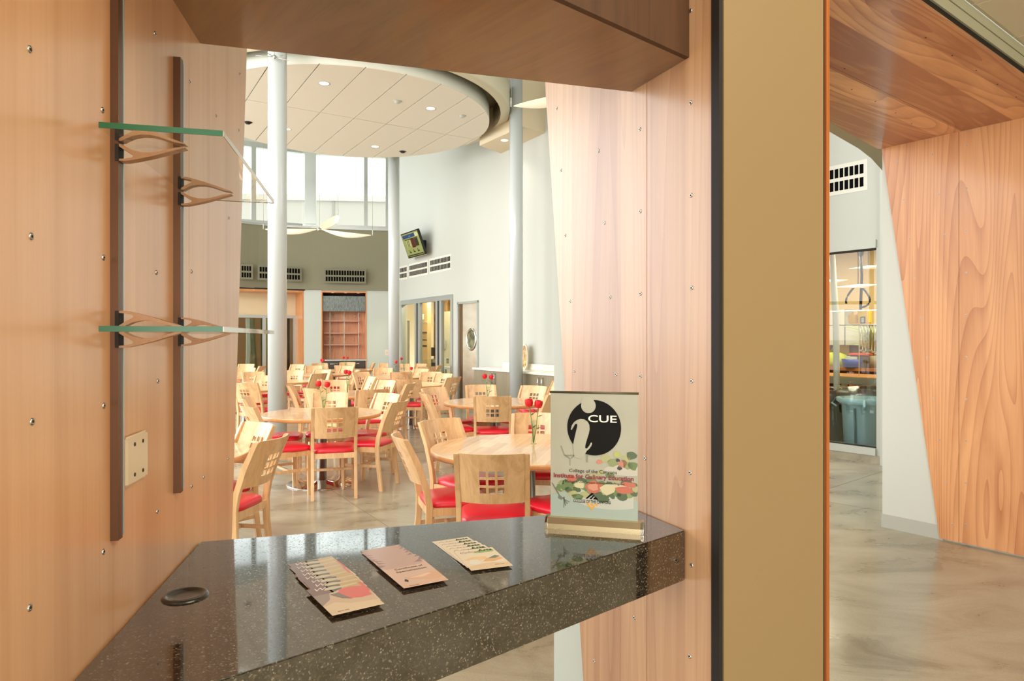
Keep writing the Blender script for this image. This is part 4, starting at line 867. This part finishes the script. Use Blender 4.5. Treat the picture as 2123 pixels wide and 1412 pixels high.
def pile(BL, BR, TL, n, L, kind, name, group, wob):
    BL = Vector(BL); BR = Vector(BR); TL = Vector(TL); W = (BR-BL).length; d = (TL-BL); tot = d.length; d.normalize()
    a1_ = math.atan2((BR-BL).y, (BR-BL).x); a2_ = math.atan2(d.y, d.x)-PI/2; ang = a1_*.5+a2_*.5
    rr = random.Random(3)
    for i in range(n):               # i = 0 bottom of the fan (far), n-1 top (near)
        f = i/(n-1); p = TL-d*(L+(tot-L)*f) if True else 0
        dz = .0008*i+.0003; an = ang+wob*(1-f)+rr.uniform(-.035, .035)
        o_ = ['bottom and farthest one', 'second from the far end', 'third from the far end', 'fourth from the far end', 'fifth from the far end', 'sixth from the far end', 'seventh from the far end', 'eighth from the far end', 'ninth'][i] if i < n-1 else 'top and nearest one'
        brochure((p.x, p.y, TOP+dz), an, L, W, kind, '%s, %s' % (name, o_), tilt=0, group=group)
pile(cpt(689, 1284.5), cpt(793.6, 1256.8), cpt(613.8, 1168), 8, .135, 'w', 'red apple brochure in left fanned pile', 'apple brochures in the left pile', .05)
pile(cpt(837.2, 1227), cpt(927.8, 1207.4), cpt(761.2, 1141.2), 8, .145, 'c', 'pinkish certificate brochure in middle pile', 'certificate brochures in the middle pile', .06)
pile(cpt(976.8, 1187.8), cpt(1063.7, 1177.5), cpt(899, 1123.6), 6, .125, 'a', 'green and cream arts brochure in right pile', 'culinary arts brochures in the right pile', .10)

# --- table-top banner
BA = Vector(cpt(1133, 1090)); BB = Vector(cpt(1336, 1104)); bd = BB-BA; BWD = bd.length
bn = thing('banner_stand', 'small roll-up banner with black circle logo and salad photo', 'banner', (BA.x, BA.y, TOP), math.atan2(bd.y, bd.x))
M_BAN = mottled('banner_cloth', (156, 154, 134), (166, 164, 144), 6, .35); GW = .208; GH = .302; gx0 = .010; gz0 = .022
base = MB(); prof = [(-.022, .0), (.022, .0), (.024, .006), (.018, .020), (.004, .026), (-.010, .024), (-.022, .012)]
base.side(prof, .006, BWD-.006); base.build('base_housing', mat('base_alu', (206, 188, 148), .25, metal=.8), bn)
for x in (0, BWD-.007):
    p2 = [(y*1.12, z*1.1) for y, z in prof]; MB().side(p2, x, x+.007).build('end_cap', M_CHROME, bn, bevel=.001)
MB().box(gx0, gx0+GW, .001, .0016, gz0, gz0+GH).build('graphic_sheet', M_BAN, bn)
gs = bn.children[-1]
for c in bn.children:
    if c.name.startswith('graphic_sheet'): gs = c
MB().tube([(gx0-.002, .001, gz0+GH), (gx0+GW+.002, .001, gz0+GH)], .0028, 8).build('top_rail', mat('railgrey', (92, 86, 60), .4, .5), bn)
MB().tube([(gx0+GW/2, .012, .01), (gx0+GW/2, .010, gz0+GH)], .003, 8).build('support_pole', M_STEEL, bn)
def gp(cx, cy): return (gx0+(cx-132)/738*GW, gz0+GH-(cy-146)/1040*GH)
def gpoly(pts, m, layer=1, nm='printed_shape'): MB().slab([gp(*p) for p in pts], -.0001*layer, .0009).build(nm, m, gs)
def circ(cx, cy, r, n=40, a0=0, a1=360, ry=None): return [(cx+r*math.cos(R(a0+(a1-a0)*i/n)), cy+(ry or r)*math.sin(R(a0+(a1-a0)*i/n))) for i in range(n if a1-a0 == 360 else n+1)]
SG = lambda n, c: mat('salad_'+n, tuple(v*.85 for v in c), .4)
# photo print: glass, plates, salad
gpoly([(132, 1000), (300, 960), (600, 1060), (870, 1010), (870, 1186), (132, 1186)], SG('cloth', (176, 192, 178)), 1)
gpoly([p for p in circ(640, 990, 330, 40, 0, 360, 105) if p[0] <= 868] , SG('plate', (206, 208, 192)), 2)
gpoly([p for p in circ(780, 770, 190, 40, 0, 360, 45) if p[0] <= 868], SG('plate2', (210, 206, 186)), 2)
rs = random.Random(5)
def blob(cx, cy, r, m, layer, ry=None):
    n = 11; a = rs.random()*6; pts = []
    for i in range(n):
        q_ = a+2*PI*i/n; k_ = rs.uniform(.75, 1.15); x = cx+r*k_*math.cos(q_); y = cy+(ry or r)*k_*math.sin(q_); pts.append((min(868, max(134, x)), y))
    gpoly(pts, m, layer, 'printed_leaf')
greens = [SG('g1', (110, 136, 80)), SG('g2', (150, 164, 104)), SG('g3', (84, 104, 66)), SG('g4', (186, 186, 130))]
for i in range(60):
    t = (i*.618) % 1; blob(225+t*630, 900+rs.uniform(-40, 115)*math.sin(PI*(.2+t*.65)), rs.uniform(30, 58), greens[(i*7+i//3) % 4], 3+(i % 8)*.4, rs.uniform(20, 38))
for cx, cy in ((560, 800), (640, 820), (700, 850), (300, 880), (500, 830)): blob(cx, cy, 38, greens[rs.randrange(4)], 3, 24)
for cx, cy, r, ry in ((500, 915, 78, 60), (760, 930, 80, 30), (800, 885, 70, 24), (310, 860, 46, 34)): blob(cx, cy, r, SG('tomato', (206, 112, 84)), 7, ry)
blob(500, 920, 44, SG('tomato2', (226, 158, 124)), 8, 34); blob(620, 930, 78, SG('egg', (224, 214, 168)), 8, 46); blob(380, 905, 44, SG('egg', (224, 214, 168)), 8, 34); blob(745, 900, 100, SG('onion', (222, 206, 170)), 6, 18)
for cx, cy, r, m in ((600, 680, 44, greens[3]), (660, 710, 46, greens[1]), (700, 640, 36, SG('pear', (190, 196, 110))), (740, 720, 42, SG('tom3', (206, 140, 110))), (770, 680, 40, greens[3]), (820, 650, 44, greens[2]), (830, 730, 44, greens[0]), (550, 710, 26, SG('shrimp', (222, 142, 108))), (720, 755, 22, SG('olive', (58, 44, 50))), (705, 690, 18, SG('olive', (58, 44, 50))), (790, 730, 40, greens[1])): blob(cx, cy, r, m, 4, r*.8)
M_GP = SG('glassprint', (150, 152, 130))
for pp in ([(220, 590), (228, 590), (255, 660), (300, 690), (300, 700), (250, 672)], [(372, 596), (366, 596), (345, 650), (305, 690), (305, 700), (352, 660)], [(255, 665), (345, 660), (330, 672), (268, 676)], [(297, 700), (304, 700), (303, 750), (298, 750)], [(436, 640), (456, 660), (452, 718), (438, 716)]): gpoly(pp, M_GP, 2)
M_FK = SG('fork', (120, 124, 108))
gpoly([(140, 900), (150, 902), (215, 1000), (240, 1020), (228, 1040), (196, 1026), (200, 1000)], M_FK, 3)
for i in range(4): gpoly([(222+i*8, 1020-i*3), (232+i*8, 1020-i*3), (300-i*16, 1050-i*2+18*i), (292-i*16, 1056-i*2+18*i)], M_FK, 4)
# logo
M_LOGO = mat('logo_black', (14, 13, 9), .6, spec=.15); 
gpoly(circ(505, 432, 227, 64), M_LOGO, 10, 'logo_disc')
body = [(392, 228)]+circ(458, 252, 62, 22, 190, -10)[0:0]
gpoly([(370, 200), (398, 228), (430, 200), (500, 208), (440, 150), (380, 170)][:0] or circ(458, 252, 62, 32), M_BAN, 12, 'logo_dot')
gpoly([(390, 224), (420, 170), (500, 190), (504, 208), (470, 250), (430, 250)], M_BAN, 13, 'logo_gap')
figure = [(308, 452), (316, 420), (336, 390), (362, 372), (392, 363), (424, 366), (452, 384), (466, 410), (469, 445), (462, 480), (446, 530), (434, 570), (430, 596), (438, 606), (452, 598), (468, 576), (478, 556), (486, 553), (490, 560), (484, 580), (466, 606), (446, 622), (436, 640), (428, 652), (400, 690), (340, 680), (326, 600), (330, 565), (340, 520), (352, 470), (362, 430), (364, 410), (356, 402), (344, 408), (328, 436), (316, 456)]
gpoly(figure, M_BAN, 12, 'logo_figure')
def gtext(s, cx, cy, size, m, width, bold=0, shear=0, layer=12):
    x, z = gp(cx, cy); text('lettering', s, size, m, gs, (x, -.0001*layer-.0001, z), width=width/738*GW, bold=bold, shear=shear, depth=.00005)
gtext('CUE', 575, 385, .0235, mat('logo_white', (240, 236, 214), .4), 240, bold=.0002, layer=13)
TI = mat('banner_ink', (26, 22, 18), .6, spec=.2); TM_ = mat('maroon_ink', (128, 20, 34), .4)
gtext('College of the Canyons', 496, 803, .0115, TI, 402); gtext('Institute for Culinary Education', 498, 852, .0145, TM_, 676, bold=.0004, layer=13)
gtext('A College of the Canyons Instructional Program', 497, 890, .0072, TI, 528, shear=.25); gtext('COLLEGE OF THE CANYONS', 488, 1050, .0100, TI, 316, bold=.0001, layer=14)
M_GOLD = mat('gold_ink', (216, 150, 30), .4)
for i in range(3):
    gpoly([(490-i*18-2, 966+i*18), (496-i*6+10, 972+i*16), (452+i*24, 1014), (434+i*26, 1014)], M_LOGO, 12, 'logo_stripe') if i < 1 else None
for a_ in ([(487, 964), (497, 974), (452, 1016), (434, 1016)], [(504, 980), (512, 988), (484, 1018), (466, 1017)], [(518, 994), (542, 1020), (496, 1018)]): gpoly(a_, M_LOGO, 12, 'logo_stripe')
for a_ in ([(436, 1050), (456, 1050), (496, 1100), (488, 1108)], [(470, 1052), (492, 1054), (514, 1078), (504, 1090)], [(508, 1056), (546, 1056), (526, 1072)]): gpoly(a_, M_GOLD, 12, 'logo_stripe')

# --- switch plate on the left wall
sa, za = PL.hit(253.5, 960); sb_, zb2 = PL.hit(298, 941)
zc = (PL.hit(253, 908)[1]+PL.hit(254, 1012)[1])/2; hh = (PL.hit(253, 908)[1]-PL.hit(254, 1012)[1])/2
sp_ = thing('blank_wall_plate', 'cream blank wall plate with four screws right of the tall rail', 'plate', (PL.p.x+PL.d.x*sa, PL.p.y+PL.d.y*sa, zc), PL.rz)
Wp = sb_-sa; MB().box(0, Wp, -.0075, 0, -hh, hh).build('plate', M_PLATE, sp_, bevel=.0035)
for x in (.33, .72):
    for z in (-.62, .62): MB().lathe([(0, .0012), (.003, .001), (.0035, 0)], 10).build('screw', mat('dkscrew', (70, 56, 40), .4, .6), sp_, (Wp*x, -.0075, hh*z), (PI/2, 0, 0))

# --- rails, brackets and glass shelves on the left wall
def rail(pxl, pxr, ytop, ybot, label):
    s0_ = PL.hit(pxl); s1_ = PL.hit(pxr)
    # rail projects into the opening; its face seen from the camera is the side
    zt = EYE+(HY-ytop)/FPX*(PL.p.y+PL.d.y*s1_) if ytop is not None else 2.17; zb = EYE+(HY-ybot)/FPX*(PL.p.y+PL.d.y*s1_)
    o = thing('shelf_rail', label, 'rail', (PL.p.x+PL.d.x*s0_, PL.p.y+PL.d.y*s0_, zb), PL.rz, 'slotted shelf rails')
    return o, zt-zb, s0_
# rail 1: wall contact line at px 228 ; outer edge at px 249
def mkrail(px_a, px_b, ytop, ybot, label):
    s = PL.hit(px_a); Y = PL.p.y+PL.d.y*s
    zb = EYE+(HY-ybot)/FPX*Y; zt = (EYE+(HY-ytop)/FPX*Y) if ytop is not None else SOF-.002
    o = thing('shelf_rail', label, 'rail', (PL.p.x+PL.d.x*s, PL.p.y+PL.d.y*s, zb), PL.rz, 'slotted shelf rails'); H = zt-zb
    # depth d such that outer near corner projects to px_b
    nn = Vector((PL.d.y, -PL.d.x)); k_ = (px_b-HX)/FPX; P = Vector((o.location.x, o.location.y)); D = (k_*P.y-P.x)/(nn.x-k_*nn.y)
    MB().box(0, .018, -D, -D+.003, 0, H).build('front_lip', M_BRONZE, o); MB().box(0, .003, -D+.003, 0, 0, H).build('web', M_BRONZE, o); MB().box(.015, .018, -D+.003, 0, 0, H).build('web', M_BRONZE, o)
    MB().box(.0195, .0225, -D-.001, -D+.006, .004, H-.006).build('bright_edge', M_ALU, o)
    MB().box(.0035, .0145, -D+.004, -.001, .001, H-.001).build('dark_core', M_DARK, o)
    return o, D, s
r1, D1, rs1 = mkrail(228, 245, None, 1122, 'tall bronze slotted rail nearest the camera on the left wall')
r2, D2, rs2 = mkrail(359, 374, 117, 1023, 'shorter bronze slotted rail farther along the left wall')
def bracket(px, pyc, rz_s, D, label, grp, L=.27, hh=.05):
    """wooden split bracket: two curved arms clasping the glass; x = out from the wall"""
    s = rz_s+.009; Y = PL.p.y+PL.d.y*s; z = EYE+(HY-pyc)/FPX*Y
    o = thing('shelf_bracket', label, 'bracket', (PL.p.x+PL.d.x*s, PL.p.y+PL.d.y*s, z), PL.rz-PI/2, grp)
    # local x = into the room (normal), y = along wall
    for sg, nm in ((1, 'upper_arm'), (-1, 'lower_arm')):
        outer = [(0, .052), (.03, .051), (.07, .044), (.12, .034), (.17, .022), (.21, .012), (.235, .006)]
        inner = [(.235, .0035), (.20, .0075), (.17, .014), (.14, .021), (.11, .025), (.08, .025), (.05, .020), (.028, .012), (.012, .0045)]
        hook = [(.0, .0045), (.0, .010), (.025, .022), (.048, .032), (.052, .036), (.047, .041), (.02, .045), (0, .046)]
        k_ = L/.235; kz_ = hh/.052
        pts = [(D+x*k_, sg*z_*kz_) for x, z_ in outer+inner+hook]
        MB().slab(pts, -.009, .009).build(nm, M_BRKT, o, bevel=0)
        MB().box(D-.004, D+.001, -.011, .011, min(sg*.003, sg*.028), max(sg*.003, sg*.028)).build('hook_plate', M_DARK, o)
    return o, z
def fpx(s, D): return None
BL_ = .094
_, zu1 = bracket(245, 297.5, rs1, D1, 'wooden eye-shaped bracket under near end of upper glass shelf', 'wooden shelf brackets', L=BL_, hh=.028)
_, zu2 = bracket(373, 397, rs2, D2, 'wooden eye-shaped bracket under far end of upper glass shelf', 'wooden shelf brackets', L=BL_, hh=.028)
_, zl1 = bracket(245, 683, rs1, D1, 'wooden eye-shaped bracket at near end of lower glass shelf', 'wooden shelf brackets', L=BL_, hh=.028)
_, zl2 = bracket(374, 688, rs2, D2, 'wooden eye-shaped bracket at far end of lower glass shelf', 'wooden shelf brackets', L=BL_, hh=.028)
def shelf(z, label):
    # rectangle: near-wall corner, along the wall, depth into the opening
    def w2(px, py): y = (z-EYE)*FPX/(HY-py); return Vector(((px-HX)/FPX*y, y))
    o = thing('glass_shelf', label, 'shelf', (0, 0, 0), 0, 'glass shelves on the left wall')
    return o
zA = (zu1+zu2)/2
def wp(px, py, z): y = (z-EYE)*FPX/(HY-py); return Vector(((px-HX)/FPX*y, y))
A0 = wp(205, 259, zA); A1 = wp(462, 277, zA); A2 = wp(567, 418, zA)
dW = (A1-A0); dL = (A2-A1); A3 = A0+dL
def mkshelf(z, label):
    c = A0; ang = math.atan2(dW.y, dW.x); o = thing('glass_shelf', label, 'shelf', (c.x, c.y, z), ang, 'glass shelves on the left wall')
    W = dW.length; loc = []
    for p in (A0, A1, A2, A3): v = p-c; loc.append((v.x*math.cos(-ang)-v.y*math.sin(-ang), v.x*math.sin(-ang)+v.y*math.cos(-ang)))
    T = .008; e = .0012
    MB().prism(loc, 0, T).build('glass_sheet', M_SHELF, o)
    MB().prism([(loc[0][0], -e), (loc[1][0], -e), (loc[1][0], 0), (loc[0][0], 0)], 0, T).build('front_edge', M_GEDGE, o)
    MB().prism([loc[1], (loc[1][0]+.0015, loc[1][1]), (loc[2][0]+.0015, loc[2][1]), loc[2]], 0, T*.9).build('side_edge', M_GEDGE2, o)
    MB().prism([loc[2], (loc[2][0], loc[2][1]+.001), (loc[3][0], loc[3][1]+.001), loc[3]], 0, .0014).build('back_edge', M_GEDGE, o)
mkshelf(zA-.004, 'upper green-edged glass shelf held by two wooden brackets')
mkshelf(EYE+(HY-682)/FPX*((A0.y+A1.y)/2)-.004, 'lower green-edged glass shelf seen edge on at eye level')

# ================================================================== TABLES, ROSES, CHAIRS
def make_table():
    o = empty('round_table'); r = .61
    MB().lathe([(0, .74), (r-.004, .74), (r, .736)], 72, smooth=False).build('tabletop', M_TABLE, o)
    tp = o.children[-1] if o.children else None
    MB().lathe([(r, .7365), (r+.001, .733), (r+.001, .703), (r-.02, .700), (0, .700)], 72).build('edge_band', M_TEDGE, o)
    MB().lathe([(0, .69), (.16, .69), (.16, .699), (.052, .66), (.052, .03), (0, .03)], 32).build('pedestal', M_STEEL, o)
    MB().lathe([(0, .045), (.06, .04), (.09, .028), (.34, .012), (.355, .008), (.355, 0), (0, 0)], 56).build('base_disc', M_CHROME, o)
    return o
PT = make_table()
tables = {
 1: (667, 7.17, .61, 'round beech table standing in front of the nearest column'),
 3: (1093, 4.90, .69, 'large round beech table closest to the counter, beside banner'),
 2: (1025, 8.45, .62, 'round beech table in front of the sideboard column'),
 4: (508, 10.7, .61, 'round beech table just left of the nearest column'),
 5: (578, 12.5, .61, 'round beech table half hidden behind the nearest column'),
 6: (668, 15.0, .61, 'far round beech table with single rose before the display cabinet'),
 7: (720, 9.7, .61, 'round beech table with twin roses right behind the first table'),
 8: (812, 13.9, .61, 'far round beech table just in front of the farthest column'),
 9: (851, 11.7, .61, 'round beech table with single rose in front of kitchen glazing'),
 10: (845, 16.4, .61, 'farthest round beech table on the right by the kitchen glazing'),
 12: (722, 17.2, .61, 'farthest round beech table in front of display cabinet'),
 14: (504, 13.9, .61, 'far left round beech table beyond the nearest column'),
 15: (304, 4.60, .65, 'round beech table at left, mostly behind the plywood wall'),
}
TP = {}; first = True
for k_, (px, y, r, lab) in tables.items():
    t = PT if first else copy_tree(PT); first = False
    x = (px-HX)/FPX*y; t.location = (x, y, 0); t.scale = (r/.61, r/.61, 1); t.rotation_euler = (0, 0, R(random.uniform(-25, 25)+(90 if k_ != 3 else 70)))
    tag(t, lab, 'table', 'round beech dining tables'); TP[k_] = (x, y, r)
# vases and roses
def make_vase():
    o = empty('bud_vase'); MB().lathe([(0, .004), (.018, .004), (.017, .02), (.012, .05), (.013, .12), (.021, .165), (.024, .178), (.0225, .178), (.0195, .165), (.0115, .12), (.0105, .05), (.014, .02), (0, .012)], 20).build('glass_body', M_VASE, o)
    MB().lathe([(0, 0), (.026, 0), (.026, .003), (.018, .004), (0, .004)], 20).build('foot', M_VASE, o)
    return o
def make_rose():
    o = empty('rose'); s = MB()
    MB().tube([(0, 0, 0), (.004, 0, .1), (0, 0, .235)], .0028, 6).build('stem', M_STEM, o)
    b = MB(); b.lathe([(0, -.008), (.012, -.005), (.019, .008), (.020, .024), (.015, .040), (.009, .044), (.008, .034), (0, .036)], 14)
    for i in range(7):
        a = i*2*PI/7+.2; rr_ = .020; cx_, cy_ = rr_*.55*math.cos(a), rr_*.55*math.sin(a); vs = []; 
        for u_ in range(4):
            for v_ in range(4):
                th = a+(u_/3-.5)*1.5; h_ = v_/3; rad = .010+.013*math.sin(PI*(.15+.55*h_)); vs.append((rad*math.cos(th), rad*math.sin(th), -.004+h_*.048*(1-.2*abs(u_/3-.5)*2)))
        b.add(vs, [(u_*4+v_, (u_+1)*4+v_, (u_+1)*4+v_+1, u_*4+v_+1) for u_ in range(3) for v_ in range(3)], 0, True)
    b.build('bloom', M_ROSE, o, (0, 0, .235))
    for sgn, z in ((1, .17), (-1, .20), (1, .09)):
        MB().add([(0, 0, 0), (.014, .009, .010), (.034*1, 0, .020), (.014, -.009, .010), (.016, 0, .006)], [(0, 4, 1), (1, 4, 2), (2, 4, 3), (3, 4, 0)]).build('leaf', M_LEAF, o, (0, 0, z), (0, 0, 0 if sgn > 0 else PI*.9))
    return o
V0 = make_vase(); R0 = make_rose(); fv = fr = True
vases = [(1, 671, 7.2, [(-12, 0), (9, 20)], 'on the round table by the nearest column'), (3, 1106, 5.05, [(-7, 150), (8, 10)], 'on the table closest to the counter'), (7, 720, 9.7, [(-4, 150), (7, 20)], 'on the table behind the first table'), (9, 849, 11.6, [(7, 10)], 'on the table before kitchen glazing'), (2, 1011, 8.6, [(-8, 150), (10, 20)], 'on the table before the sideboard'),
         (6, 669, 14.95, [(-5, 160), (3, 30)], 'on the far table below display cabinet left side'), (12, 717, 17.1, [(-12, 170), (9, 20)], 'on the farthest table before the display cabinet'), (10, 838, 16.3, [(-14, 160)], 'on the farthest table at right'), (8, 816, 13.8, [(10, 0)], 'on the far table before the back column')]
for tk, px, y, stems, where in vases:
    v = V0 if fv else copy_tree(V0); fv = False
    x = (px-HX)/FPX*y; v.location = (x, y, .7402); tag(v, 'slim clear glass bud vase '+where, 'vase', 'bud vases on the tables')
    for i, (tilt, a) in enumerate(stems):
        r_ = R0 if fr else copy_tree(R0); fr = False
        sc = 1.18 if tk != 9 else 1.05
        r_.location = (x-.005*(1 if tilt > 0 else -1)*0, y, .748); r_.rotation_euler = (R(3 if i else -2), R(tilt*.9), R(a*.2)); r_.scale = (sc*1.15, sc*1.15, sc if i == 0 else sc*.97)
        side = '' if len(stems) == 1 else ('left-hand ' if tilt < 0 else 'right-hand ')
        tag(r_, side+'red rose in the vase '+where, 'flower', 'red roses on the tables')

def grid_panel(xs, zs, holes, yf, th):
    mb = MB(); nx, nz = len(xs), len(zs); vs = [(x, yf(x)-th/2, z) for x in xs for z in zs]+[(x, yf(x)+th/2, z) for x in xs for z in zs]; N_ = nx*nz
    solid = lambda i, j: 0 <= i < nx-1 and 0 <= j < nz-1 and (i, j) not in holes
    fs = []
    for i in range(nx-1):
        for j in range(nz-1):
            if not solid(i, j): continue
            a, b, c, d = i*nz+j, (i+1)*nz+j, (i+1)*nz+j+1, i*nz+j+1
            fs += [(a, b, c, d), (N_+a, N_+d, N_+c, N_+b)]
            if not solid(i-1, j): fs.append((a, d, N_+d, N_+a))
            if not solid(i+1, j): fs.append((b, N_+b, N_+c, c))
            if not solid(i, j-1): fs.append((a, N_+a, N_+b, b))
            if not solid(i, j+1): fs.append((d, c, N_+c, N_+d))
    return mb.add(vs, fs)
def make_chair():
    o = empty('dining_chair')
    # leaning upright: y offset of the back as function of z
    def yb(z): return -.185-.0*z if z < .45 else -.185-.17*((z-.45)/.44)**1.15
    # rear legs run up as posts
    for sx in (-1, 1):
        prof = [(-.245, 0), (-.207, 0), (-.168, .30), (-.163, .45), (-.178, .55), (-.235, .72), (-.318, .882), (-.352, .880), (-.275, .71), (-.222, .55), (-.205, .45), (-.208, .30)]
        x0 = .183 if sx > 0 else -.213
        MB().side(prof, x0, x0+.030).build('leg', M_BEECH, o, bevel=.003)
    for sx in (-1, 1):
        x0 = .185 if sx > 0 else -.215
        MB().side([(.175, 0), (.203, 0), (.215, .40), (.215, .435), (.172, .435), (.168, .40)], x0, x0+.030).build('leg', M_BEECH, o, bevel=.003)
    # curved back panel with nine square holes
    hw = .0185; cs_ = (-.051, 0, .051); xs = [-.1835, -.15, -.11]
    for c in cs_: xs += [c-hw, c+hw]
    xs += [.11, .15, .1835]; zc = (.665, .715, .765); zs = [.585]
    for c in zc: zs += [c-.0185, c+.0185]
    zs += [.84, .884]
    holes = {(3+2*i, 1+2*j) for i in range(3) for j in range(3)}
    gpnl = grid_panel(xs, zs, holes, lambda x: -.052*(1-(x/.1835)**2), .013)
    gpnl.v = [(x, y+yb(z)+.010, z) for x, y, z in gpnl.v]
    gpnl.build('backrest', M_BEECH, o)
    # seat frame
    fr_ = MB(); fr_.box(-.185, .185, .178, .200, .385, .435); fr_.box(-.185, .185, -.195, -.173, .385, .435)
    for sx in (-1, 1): x0 = .188 if sx > 0 else -.210; fr_.box(x0, x0+.022, -.165, .172, .385, .435)
    fr_.build('seat_frame', M_BEECH, o)
    # cushion
    mb = MB(); n = 40; rings = [(.96, .432), (1.0, .440), (1.0, .455), (.97, .470), (.85, .482), (.55, .489), (.0, .491)]; vs = []
    for sc, z in rings:
        for i in range(n):
            a = 2*PI*i/n; c, s = math.cos(a), math.sin(a); x = .222*math.copysign(abs(c)**.42, c); y = .215*math.copysign(abs(s)**.42, s)
            x *= (1-.07*(-y/.2)) if y < 0 else 1; vs.append((x*sc*(.93 if y < 0 else 1), .018+y*sc, z))
    fs = [tuple(range(n))[::-1]]+[(r*n+i, r*n+(i+1) % n, (r+1)*n+(i+1) % n, (r+1)*n+i) for r in range(len(rings)-1) for i in range(n)]
    mb.add(vs, fs, 0, True).build('seat', M_RED, o)
    for sx in (-1, 1): x0 = .192 if sx > 0 else -.208; MB().box(x0, x0+.016, -.185, .185, .235, .262).build('stretcher', M_BEECH, o, bevel=.002)
    MB().box(-.19, .19, -.012, .008, .236, .260).build('stretcher', M_BEECH, o, bevel=.002)
    return o
PC = make_chair()
# (px of back centre, y of its top edge [or Z], table it faces or heading in degrees, label)
chairs = [
 (1020, 3.83, 88, 'rear-view beech chair directly behind the counter, backed to camera'),
 (843, 4.50, 17, 'beech chair seen edge-on left of the nearest table'),
 (917, 5.34, -42, 'beech chair at left rear of the nearest table, lattice back toward camera left'),
 (1112, 5.78, -95, 'pale beech chair at far side of nearest table, beside the banner'),
 (1240, 4.12, 124, 'beech chair with red seat corner showing just left of the banner'),
 (1310, 5.35, 180, 'beech chair right of the nearest table, hidden behind the banner'),
 (1021, 7.60, 90, 'rear-view beech chair at the near side of the sideboard table'),
 (887, 8.00, 16, 'edge-on curved beech chair at near left of the sideboard table'),
 (902, 8.85, -38, 'beech chair facing forward at far left of the sideboard table'),
 (997, 9.34, -78, 'pale beech chair at the far side of sideboard table, near twin roses'),
 (1105, 9.15, -125, 'pale beech chair at far right of the sideboard table'),
 (1146, 7.90, 150, 'dark-looking beech chair back just left of the banner top'),
 (694, 6.36, 107, 'large rear-view beech chair in front of the first round table'),
 (822, 6.95, 165, 'beech chair seen from behind right at the first round table'),
 (800, 7.87, -128, 'pale lattice-back chair at the far right of first round table'),
 (683, 8.02, -80, 'pale lattice-back chair behind the twin roses of first table'),
 (521, 6.50, 38, 'beech chair at the near left of first table, lattice back angled right'),
 (527, 5.10, -128, 'bright pale chair back behind the nearest left chair'),
 (555, 4.40, 172, 'nearest left beech chair angled away with red seat, by the plywood edge'),
 (520, 7.35, 12, 'plain-looking beech chair back left of first table, above lattice chair'),
 (772, 8.60, 113, 'rear-view beech chair at the near right of second twin-rose table'),
 (799, 10.4, -128, 'pale lattice chair at far right of second twin-rose table'),
 (660, 8.75, 70, 'rear-view beech chair near left of the second twin-rose table'),
 (607, 9.40, 12, 'edge-on slanting beech chair just right of the nearest column'),
 (694, 10.45, -80, 'pale beech chair at the far side of second twin-rose table'),
 (510, 9.90, 78, 'rear-view lattice chair at the left edge, middle height'),
 (550, 11.7, -100, 'pale chair back touching the left side of nearest column'),
 (526, 13.0, -52, 'lattice-backed beech chair third row at the far left'),
 (509, 14.9, -88, 'bright pale lattice chair far left beside the plywood edge'),
 (541, 16.0, 180, 'far lattice chair immediately left of nearest column'),
 (510, 17.1, -95, 'farthest left beech chair under the dark windows'),
 (609, 13.6, -95, 'pale lattice chair immediately right of the nearest column'),
 (616, 16.8, -110, 'far beech chair below the wood jamb'),
 (659, 12.5, 155, 'tilted beech chair with lattice right of the nearest column, mid room'),
 (667, 13.9, -110, 'pale narrow chair back behind the tilted mid-room chair'),
 (668, 14.4, 85, 'rear-view beech chair below the single far-left rose'),
 (652, 16.0, -80, 'pale far chair at left of the single rose table'),
 (663, 17.6, -60, 'farthest beech chair at the left edge of display cabinet'),
 (712, 16.3, 88, 'rear-view far chair in front of display cabinet drawers'),
 (720, 18.4, -90, 'farthest chair against the display cabinet drawers'),
 (719, 15.9, -120, 'bright lattice chair below the farthest twin roses'),
 (737, 13.8, -160, 'narrow pale chair right of the twin roses, second row'),
 (750, 13.0, -35, 'lattice chair turned right, below the right drawer'),
 (767, 11.3, -148, 'pale angled lattice chair in the centre of room'),
 (771, 17.9, 195, 'brown-looking chair angled left at right end of display cabinet'),
 (794, 14.75, -85, 'pinkish lattice chair left of the farthest column'),
 (801, 17.5, -100, 'far chair against the white pier left of the farthest column'),
 (832, 13.0, 95, 'wide pale chair at the foot of the farthest column'),
 (846, 10.7, 86, 'large plain rear-view chair before the kitchen glazing table'),
 (846, 9.75, 172, 'bright narrow lattice chair in front of the large rear-view chair'),
 (872, 14.3, -125, 'pale lattice chair behind single rose near the glazing'),
 (918, 12.4, -125, 'pale lattice chair at far right of the glazing table'),
 (937, 11.3, 150, 'brown lattice chair turned left beside the steel door'),
 (908, 16.4, 175, 'narrow beech chair in front of the glazing mullion'),
 (872, 17.3, -130, 'pale far chair in front of the glazing middle pane'),
 (885, 15.6, 110, 'golden far chair before the glazing middle pane'),
 (893, 13.0, -100, 'narrow angled chair between pale lattice chairs by the glazing'),
 (833, 17.2, -75, 'small far chair beside the farthest column at right'),
 (1150, 10.2, -170, 'chair corner just visible above banner left edge'),
]
first = True
for px, y, hd, lab in chairs:
    x = (px-HX)/FPX*y; a = R(hd if hd > -361 else 0); fx, fy = math.cos(a), math.sin(a)
    c = PC if first else copy_tree(PC); first = False
    c.location = (x+fx*.30, y+fy*.30, 0); c.rotation_euler = (0, 0, a-PI/2)
    tag(c, lab, 'chair', 'beech dining chairs with red seats')
